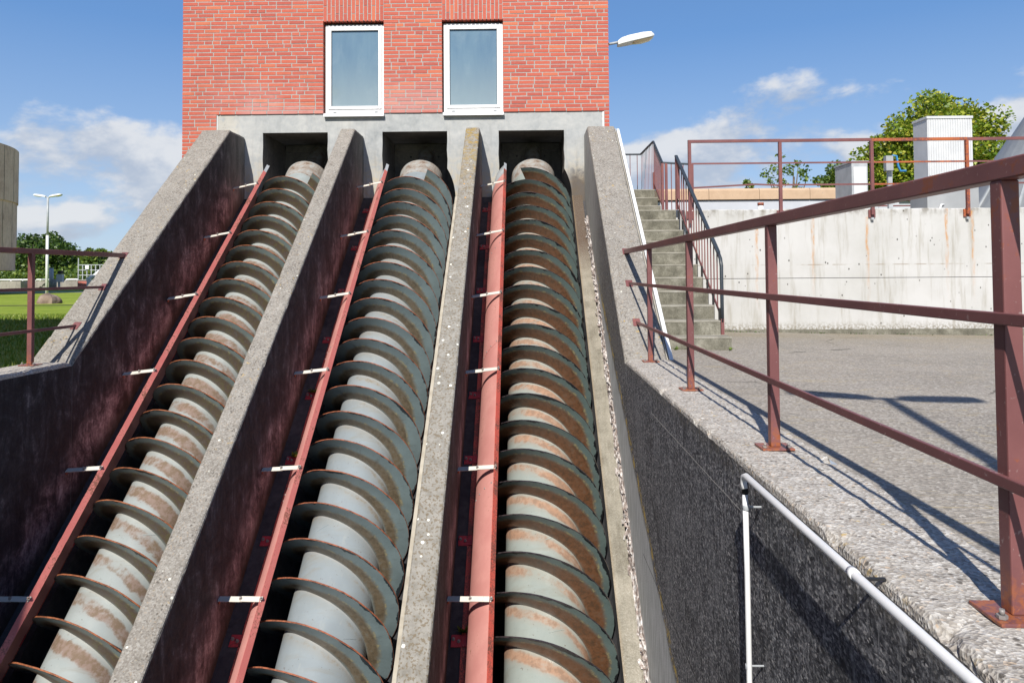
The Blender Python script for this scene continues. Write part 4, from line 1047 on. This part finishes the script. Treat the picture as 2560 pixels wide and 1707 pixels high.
for k in range(7):
    t = math.pi*(1.02+.15*k); b = MB()
    b.bar((cx+(rz(1.74)+.012)*math.cos(t), Yk+(rz(1.74)+.012)*math.sin(t), 1.74), (cx+(rz(2.99)+.012)*math.cos(t), Yk+(rz(2.99)+.012)*math.sin(t), 2.99), .035, .03); child(b, 'ridge', 'galvanized', cn)
b = MB(); cone(b, 3.95, .55, 4.25, .50); cone(b, 4.25, .50, 4.30, .2); child(b, 'cap', 'dark_rubber', cn)
child(MB().tube([(cx-.62, Yk-.3, 3.9), (cx-.62, Yk-.3, 4.12)], .05, 10), 'hook', 'dark_rubber', cn)

# ------------------------------------------------------------------ street lamps
def street_lamp(x, y, z0, h, label, rot=0.0):
    r_ = empty('street_lamp', (x, y, z0)); tag(r_, label, 'street lamp')
    def ch(mb, name, mt, **kw):
        o = mb.build(name, mt, **kw); o.parent = r_; return o
    ch(MB().tube([(0, 0, 0), (0, 0, h*.62)], .060, 12), 'pole', 'lamp_white'); ch(MB().tube([(0, 0, h*.62), (0, 0, h-.02)], .045, 12), 'upper_pole', 'galvanized')
    ch(MB().tube([(-.10, 0, h-.02), (0, 0, h-.05), (.10, 0, h-.02)], .028, 10), 'arm', 'galvanized')
    for sg in (-1, 1):
        hb, hg = MB(), MB(); lamp_head(hb, hg, (sg*.08, 0, h-.03), sg, .56, .24, .09, .16)
        o = ch(hb, 'lamp_head', 'lamp_white', bevel=.004); q = hg.build('lens', 'lamp_glass'); q.parent = o
    r_.rotation_euler = (0, 0, rot); return r_
street_lamp(xat(106, 33), 33, -.15, 4.60, 'double armed street lamp on the lawn behind the boulder', .0)
street_lamp(xat(160, 88), 88, -.15, 4.6, 'distant street lamp far behind the low basin wall at the left', .3)
street_lamp(1.455, .34, -.02, 4.42, 'double armed street lamp beside the camera that throws its shadow on the paving', -.18)

# ------------------------------------------------------------------ left background
bl = MB(); nr, ns = 9, 14; X, Y = xat(113, 27), 27.0; v = []
for a in range(nr):
    for k in range(ns):
        t = 2*math.pi*k/ns; q = a/(nr-1); rad_ = (1-.18*q)*(1 if a < nr-1 else .6)
        sq = (abs(math.cos(t))**6+abs(math.sin(t))**6)**(-1/6)
        w = 1+.10*nz(math.cos(t), math.sin(t), q, 2)
        dome = math.sqrt(max(0.0, 1-(q*.97)**3.2)); sq = (abs(math.cos(t))**4+abs(math.sin(t))**4)**(-1/4)
        w = dome*(1+.16*nz(math.cos(t), math.sin(t), q, 2))
        v.append((X+.37*sq*w*math.cos(t), Y+.30*sq*w*math.sin(t), -.2+.40*q*(1-.10*math.cos(t)*q)+.04*nz(math.cos(t)*2, math.sin(t), q+4, 2)))
bl.add(v, [(a*ns+k, a*ns+(k+1) % ns, (a+1)*ns+(k+1) % ns, (a+1)*ns+k) for a in range(nr-1) for k in range(ns)] + [tuple((nr-1)*ns+k for k in range(ns))])
tag(bl.build('boulder', 'boulder_stone'), 'squat brown boulder on the lawn at the foot of the lamp post', 'boulder')
# round concrete basin far back, as straight panels
bw = empty('basin_wall', (-38, 57, -.15)); tag(bw, 'low concrete basin wall beyond the lawn with pale handles along its top', 'wall')
Yb = 57
PB = [(-260, 60), (-40, 57.5), (39, 57), (64, 58.6), (120, 57.2), (184, 57)]
for (p0, ya), (p1, yb) in zip(PB, PB[1:]):
    A, C = Vector((xat(p0, ya), ya, 0)), Vector((xat(p1, yb), yb, 0)); d = (C-A).normalized(); nrm = Vector((-d.y, d.x, 0))
    b = MB(); A2, C2 = A+nrm*.35, C+nrm*.35
    b.add([(*A.xy, -.2), (*C.xy, -.2), (*C2.xy, -.2), (*A2.xy, -.2), (*A.xy, .52), (*C.xy, .52), (*C2.xy, .52), (*A2.xy, .52)], [(0, 1, 5, 4), (1, 2, 6, 5), (2, 3, 7, 6), (3, 0, 4, 7), (4, 5, 6, 7), (0, 3, 2, 1)])
    child(b, 'wall_panel', 'basin_concrete', bw)
for px in (2, 32, 62, 96, 108, 172):
    x = xat(px, 57.4); b = MB().tube([(x-.5, 57.3, .5), (x-.42, 57.3, .62), (x+.42, 57.3, .62), (x+.5, 57.3, .5)], .06, 8); child(b, 'handle', 'white_pipe_paint', bw)
rb = empty('brick_wall', (-33, 56, -.15)); tag(rb, 'low red brick wall at the end of the lawn behind the inclined wall', 'wall')
child(MB().box((xat(185, 56), 56, -.2), (xat(262, 56), 56.4, .52)), 'wall', 'brick_pattern', rb)
child(MB().box((xat(184, 56)-.05, 55.95, .522), (xat(262, 56), 56.45, .60)), 'coping', 'plain_concrete', rb)
fr = empty('guard_rail', (-33, 58, .5)); tag(fr, 'distant galvanized guard rail above the low brick wall', 'railing')
for z in (.95, 1.35, 1.75): child(MB().bar((xat(184, 58), 58, z), (xat(262, 58), 58, z), .05, .06), 'rail', 'galvanized', fr)
for k in range(7): child(MB().bar((xat(186+11*k, 58), 58, .5), (xat(186+11*k, 58), 58, 1.78 if k else 2.3), .06, .06), 'post', 'galvanized', fr)
child(MB().box((xat(204, 57.9), 57.85, 1.42), (xat(213, 57.9), 57.9, 1.72)), 'sign_plate', 'window_white', fr)
pp = empty('chute_pipe', (-33, 55, .5)); tag(pp, 'pale sloping pipe leaning over the low brick wall', 'pipe')
child(MB().tube([px3(209, 692, 55), px3(226, 684, 55), px3(243, 670, 55)], .16, 10), 'pipe', 'white_pipe_paint', pp); child(MB().bar(px3(214, 714, 54.9), px3(214, 686, 54.9), .3, .2), 'support', 'white_pipe_paint', pp)
bx = empty('meter_box', (-36, 54, -.15)); tag(bx, 'small pale blue meter box on a post in front of the basin wall', 'box')
X0, X1 = xat(130, 54), xat(144.5, 54)
child(MB().box((X0, 54, .65), (X1, 54.25, 1.02)).box((X0, 53.98, .44), (X1, 54.25, .645)), 'box', 'pale_grey_cladding', bx); child(MB().box((X0+.1, 54.02, -.2), (X0+.22, 54.14, .44)), 'post', 'galvanized', bx)
child(MB().box((X0+.08, 54.0, 1.04), (X1-.05, 54.2, 1.28)), 'floodlight', 'dark_rubber', bx)
for px, yt, wd, mt, lab in ((117, 662, .30, 'galvanized', 'pale thick post left of the blue meter box'), (125.5, 690, .30, 'plain_concrete', 'short concrete post between the pale post and the meter box')):
    b = MB().tube([px3(px, 716, 54.5), px3(px, yt, 54.5)], wd/2, 10); tag(b.build('post', mt), lab, 'post')
b = MB(); v = []
for k in range(41):
    y = 46 + .5*math.sin(k*.3); x = -70+k*1.2; v += [(x, y, -.144), (x, y+1.6, -.144)]
b.add(v, [(2*k, 2*k+2, 2*k+3, 2*k+1) for k in range(40)]); tag(b.build('path', 'path', recalc=False), kind='structure')
b = MB().box((-40, 25.0, -.15), (-9, 25.05, -.125)); tag(b.build('cable', 'dark_rubber'), 'thin dark cable lying across the sunlit lawn', 'cable')
# raised round tank at the left edge
tk = empty('round_tank', (-36.3, 40, -.15)); tag(tk, 'raised round concrete tank with dark vertical streaks at the left edge', 'tank')
TR, TX, TY = 7.5, -36.75, 40.0
def tcyl(r0, z0, z1, n=96):
    b = MB(); v = [(TX+r0*math.cos(2*math.pi*k/n), TY+r0*math.sin(2*math.pi*k/n), z) for z in (z0, z1) for k in range(n)]
    b.add(v, [(k, (k+1) % n, n+(k+1) % n, n+k) for k in range(n)] + [tuple(range(n)), tuple(range(n, 2*n))], 0, None, False); return b
child(tcyl(TR-.12, 1.22, 2.35), 'rim_ring', 'tank_concrete', tk); child(tcyl(TR-.06, 2.351, 5.20), 'lower_ring', 'tank_concrete', tk); child(tcyl(TR, 5.201, 8.35), 'upper_ring', 'tank_concrete', tk)
for k in range(36):
    t = 2*math.pi*k/36
    if not (-1.6 < ((t+math.pi) % (2*math.pi))-math.pi < .8): continue
    for (z0, z1, r_) in ((2.36, 5.19, TR-.06), (5.21, 8.34, TR)):
        c, s_ = math.cos(t), math.sin(t)
        child(MB().bar((TX+(r_+.002)*c, TY+(r_+.002)*s_, z0), (TX+(r_+.002)*c, TY+(r_+.002)*s_, z1), .02, .012, 0, (c, s_, 0)), 'seam', 'chamber_concrete', tk)
child(tcyl(3.6, -.2, 1.219), 'stem', 'plain_concrete', tk)
# neighbouring hall left behind the camera, its shadow lies on the lawn
nb = empty('neighbour_hall', (-14, 2, -.15)); tag(nb, 'plain grey hall left of the camera whose shadow falls on the lawn', 'building')
child(MB().box((-30, -6, -.2), (-7.6, 7.6, 8.0)), 'wall', 'plain_concrete', nb); child(MB().box((-30.2, -6.2, 8.001), (-7.4, 7.8, 8.25)), 'roof', 'grey_sheet', nb)
for k in range(5): child(MB().box((-7.599, -4.6+k*2.4, 1.2), (-7.55, -3.2+k*2.4, 3.0)), 'window', 'window_glass', nb)

# ------------------------------------------------------------------ trees, hedge and grass
def leaves(mb, c, rad, n, size, rnd, hollow=.35, squash=1.0, up=.3):
    vs, fs = [], []
    for _ in range(n):
        while True:
            p = Vector((rnd.uniform(-1, 1), rnd.uniform(-1, 1), rnd.uniform(-1, 1)))
            if hollow < p.length < 1: break
        p = Vector((p.x*rad, p.y*rad, p.z*rad*squash)) + c
        d = Vector((rnd.gauss(0, 1), rnd.gauss(0, 1), rnd.gauss(0, .6))).normalized(); e = d.cross(Vector((rnd.gauss(0, 1), rnd.gauss(0, 1), rnd.gauss(0, 1)+up))).normalized()
        s = size*rnd.uniform(.6, 1.35); k = len(vs)
        vs += [p-d*s*.5, p+e*s*.30-d*s*.05, p+d*s*.5, p-e*s*.30-d*s*.05]; fs.append((k, k+1, k+2, k+3))
    mb.add(vs, fs)
def tree(at, h, crown_r, crown_z, leafmat, label, nclump, per, lsize, seed, group=None, spread=1.0, squash=.9, cat='tree', cr=(.22, .42)):
    rnd = random.Random(seed); t = empty('tree' if cat == 'tree' else cat, at); tag(t, label, cat, group)
    tr_ = MB(); base = Vector((0, 0, 0)); top = Vector((rnd.uniform(-.1, .1)*h, 0, h*.8))
    w = h*.022
    tr_.tube([base, base.lerp(top, .35)+Vector((rnd.uniform(-.04, .04)*h, 0, 0)), base.lerp(top, .7), top], [w*1.3, w, w*.6, w*.2], 8)
    lm = MB(); cs = []
    for k in range(nclump):
        while True:
            p = Vector((rnd.uniform(-1, 1), rnd.uniform(-1, 1), rnd.uniform(-1, 1)))
            if p.length < 1 and p.length > .2: break
        p = p*(0.72 + .28*p.length)
        c = Vector((p.x*crown_r*spread, p.y*crown_r*spread, crown_z+p.z*crown_r*squash)); cs.append(c)
        leaves(lm, c, crown_r*rnd.uniform(*cr), per, lsize, rnd, .25, .8)
    for c in cs[::4]:
        q = base.lerp(top, rnd.uniform(.3, .8)); lmid = q.lerp(c, .5)+Vector((0, 0, -.05*h)); tr_.tube([q, lmid, c], [w*.45, w*.28, w*.08], 5)
    o = tr_.build('trunk', 'bark', t, recalc=False); o = lm.build('crown', leafmat, t, recalc=False)
    return t
GT = 'trees beyond the terrace'
x, Y, z = px3(2335, 684, 40)
tree((x, 40, -.15), 9.9, 3.45, 6.45, 'leaf_yellowgreen', 'large yellow-green leafy tree behind the tall aluminium cabinet', 210, 260, .23, 3, squash=1.06, cr=(.20, .36))
tree((xat(2445, 41), 41, -.15), 8.0, 2.0, 5.5, 'leaf_yellowgreen', 'yellow-green tree to the right of the tall aluminium cabinet', 80, 180, .20, 4, spread=1.25)
tree((xat(2122, 42), 42, -.15), 7.2, 1.45, 5.75, 'leaf_fresh', 'small bushy green tree behind the grey control box', 70, 170, .19, 5, spread=1.15)
tree((xat(1965, 40), 40, -.15), 7.6, 1.35, 6.2, 'leaf_fresh', 'thin sparse green shrub showing above the tan duct casing', 26, 18, .20, 6, spread=1.0, cr=(.15, .3))
tree((xat(1867, 40), 40, -.15), 6.0, .45, 5.55, 'leaf_fresh', 'tiny tip of a green bush just above the tan duct casing', 6, 40, .22, 7)
GH = None
for k, (px, Y, h, r_, mt, lab) in enumerate((
    (60, 74, 5.3, 2.6, 'leaf_dark', 'dark bushy tree nearest the round tank'), (100, 76, 5.2, 2.4, 'leaf_dark', 'dark dense tree behind the nearer street lamp'),
    (122, 74, 4.7, 2.2, 'leaf_dark', 'dark rounded tree left of the distant street lamp'), (28, 76, 4.6, 2.4, 'leaf_dark', 'dark tree half hidden below the round tank'),
    (172, 98, 4.2, 2.4, 'leaf_dark', 'low dark tree at the foot of the distant street lamp'), (232, 70, 3.4, 1.7, 'leaf_fresh', 'bright green bush above the low brick wall'),
    (262, 72, 3.2, 1.8, 'leaf_fresh', 'bright green bush half hidden by the inclined side wall'), (192, 110, 4.2, 3.2, 'leaf_fresh', 'hazy green tree far back between the dark trees and the bright bush'))):
    tree((xat(px, Y), Y, -.15), h, r_, h-r_*.88, mt, lab, 40, 150, .34, 20+k, GH, squash=.9)
hd = empty('hedge', (-45, 64, -.15)); tag(hd, 'low bright green hedge directly behind the basin wall', 'hedge'); rnd = random.Random(5); lm = MB()
for k in range(150): leaves(lm, Vector((-16+k*.20+rnd.uniform(-.3, .3), rnd.uniform(-1, 1), 1.1+rnd.uniform(-.6, .5)+.25*math.sin(k*.35))), .75, 55, .26, rnd, .2)
lm.build('foliage', 'leaf_fresh', hd, recalc=False); MB().tube([(-16, 0, .1), (14, 0, .2)], .05, 6).build('stem', 'bark', hd)
# grass blades on the near lawn
gb = MB(); vs, fs = [], []; rnd = random.Random(9)
for _ in range(60000):
    y = 6.0 + 13.5*rnd.random()**1.1; x = -4.95 - 16*rnd.random()
    if y < 8.2 and x < -7.3: continue
    a = rnd.uniform(0, 6.28); L = rnd.uniform(.03, .07)*min(1, (20.2-y)/2.5)*(1+y*.02); w = .006*(1+y*.06); k = len(vs)
    vs += [(x-math.cos(a)*w, y-math.sin(a)*w, -.155), (x+math.cos(a)*w, y+math.sin(a)*w, -.155), (x+rnd.gauss(0, .4)*L, y+rnd.gauss(0, .4)*L, -.15+L)]; fs.append((k, k+1, k+2))
gb.add(vs, fs); tag(gb.build('grass', 'grass_blade', recalc=False), 'short mown grass blades of the lawn', 'grass', kind='stuff')
# weeds at the foot of the stairs and on the red brackets
def weed(at, label, n, s, seed):
    rnd = random.Random(seed); b = MB()
    for _ in range(n):
        a = rnd.uniform(0, 6.28); L = s*rnd.uniform(.5, 1); d = Vector((math.cos(a), math.sin(a), rnd.uniform(.4, 1.4))).normalized()*L; e = d.cross(Vector((0, 0, 1))).normalized()*L*.22
        p = Vector(at); b.add([p, p+d*.5+e, p+d, p+d*.5-e], [(0, 1, 2, 3)])
    tag(b.build('weed', 'leaf_fresh', recalc=False), label, 'weed')
mb_ = MB(); rnd = random.Random(31)
for _ in range(420):
    x = 2.3+8*rnd.random(); y = 10.92-abs(rnd.gauss(0, .035)); zz = -.008-.022*(min(x, 6.5)-1.36)
    if nz(x, 0, 0, 1.7) < -.05: continue
    L = rnd.uniform(.01, .035); a = rnd.uniform(0, 6.28); d = Vector((math.cos(a)*.6, math.sin(a)*.6, 1)).normalized()*L; e = Vector((-math.sin(a), math.cos(a), 0))*L*.3; p = Vector((x, y, zz))
    mb_.add([p-e, p+e, p+d], [(0, 1, 2)])
tag(mb_.build('moss', 'leaf_dark', recalc=False), 'low moss and weeds along the foot of the white wall', 'moss', kind='stuff')
weed((1.66, 8.15, -.02), 'tiny green weed at the foot of the stairs nearest the white duct', 16, .06, 1)
weed((1.86, 8.15, -.02), 'tiny green weed at the middle of the bottom step', 14, .055, 2)
weed((2.25, 8.14, -.02), 'tiny green weed at the right end of the bottom step', 10, .05, 3)
weed((2.33, 8.5, .0), 'small green weed beside the foot of the lower handrail', 12, .05, 4)
for s, lab in ((.62, 'green weed growing on the bracket beside the middle channel, half way down'), (-.27, 'small green weed behind a lower bracket in the middle channel')):
    weed(loc(XC[1]-.70, s, N0+.04), lab, 26, .10, int(s*10)+50)
weed(loc(XC[2]-.69, -2.06, N0+.04), 'dark green weed on a low bracket of the right splash guard', 22, .09, 77)
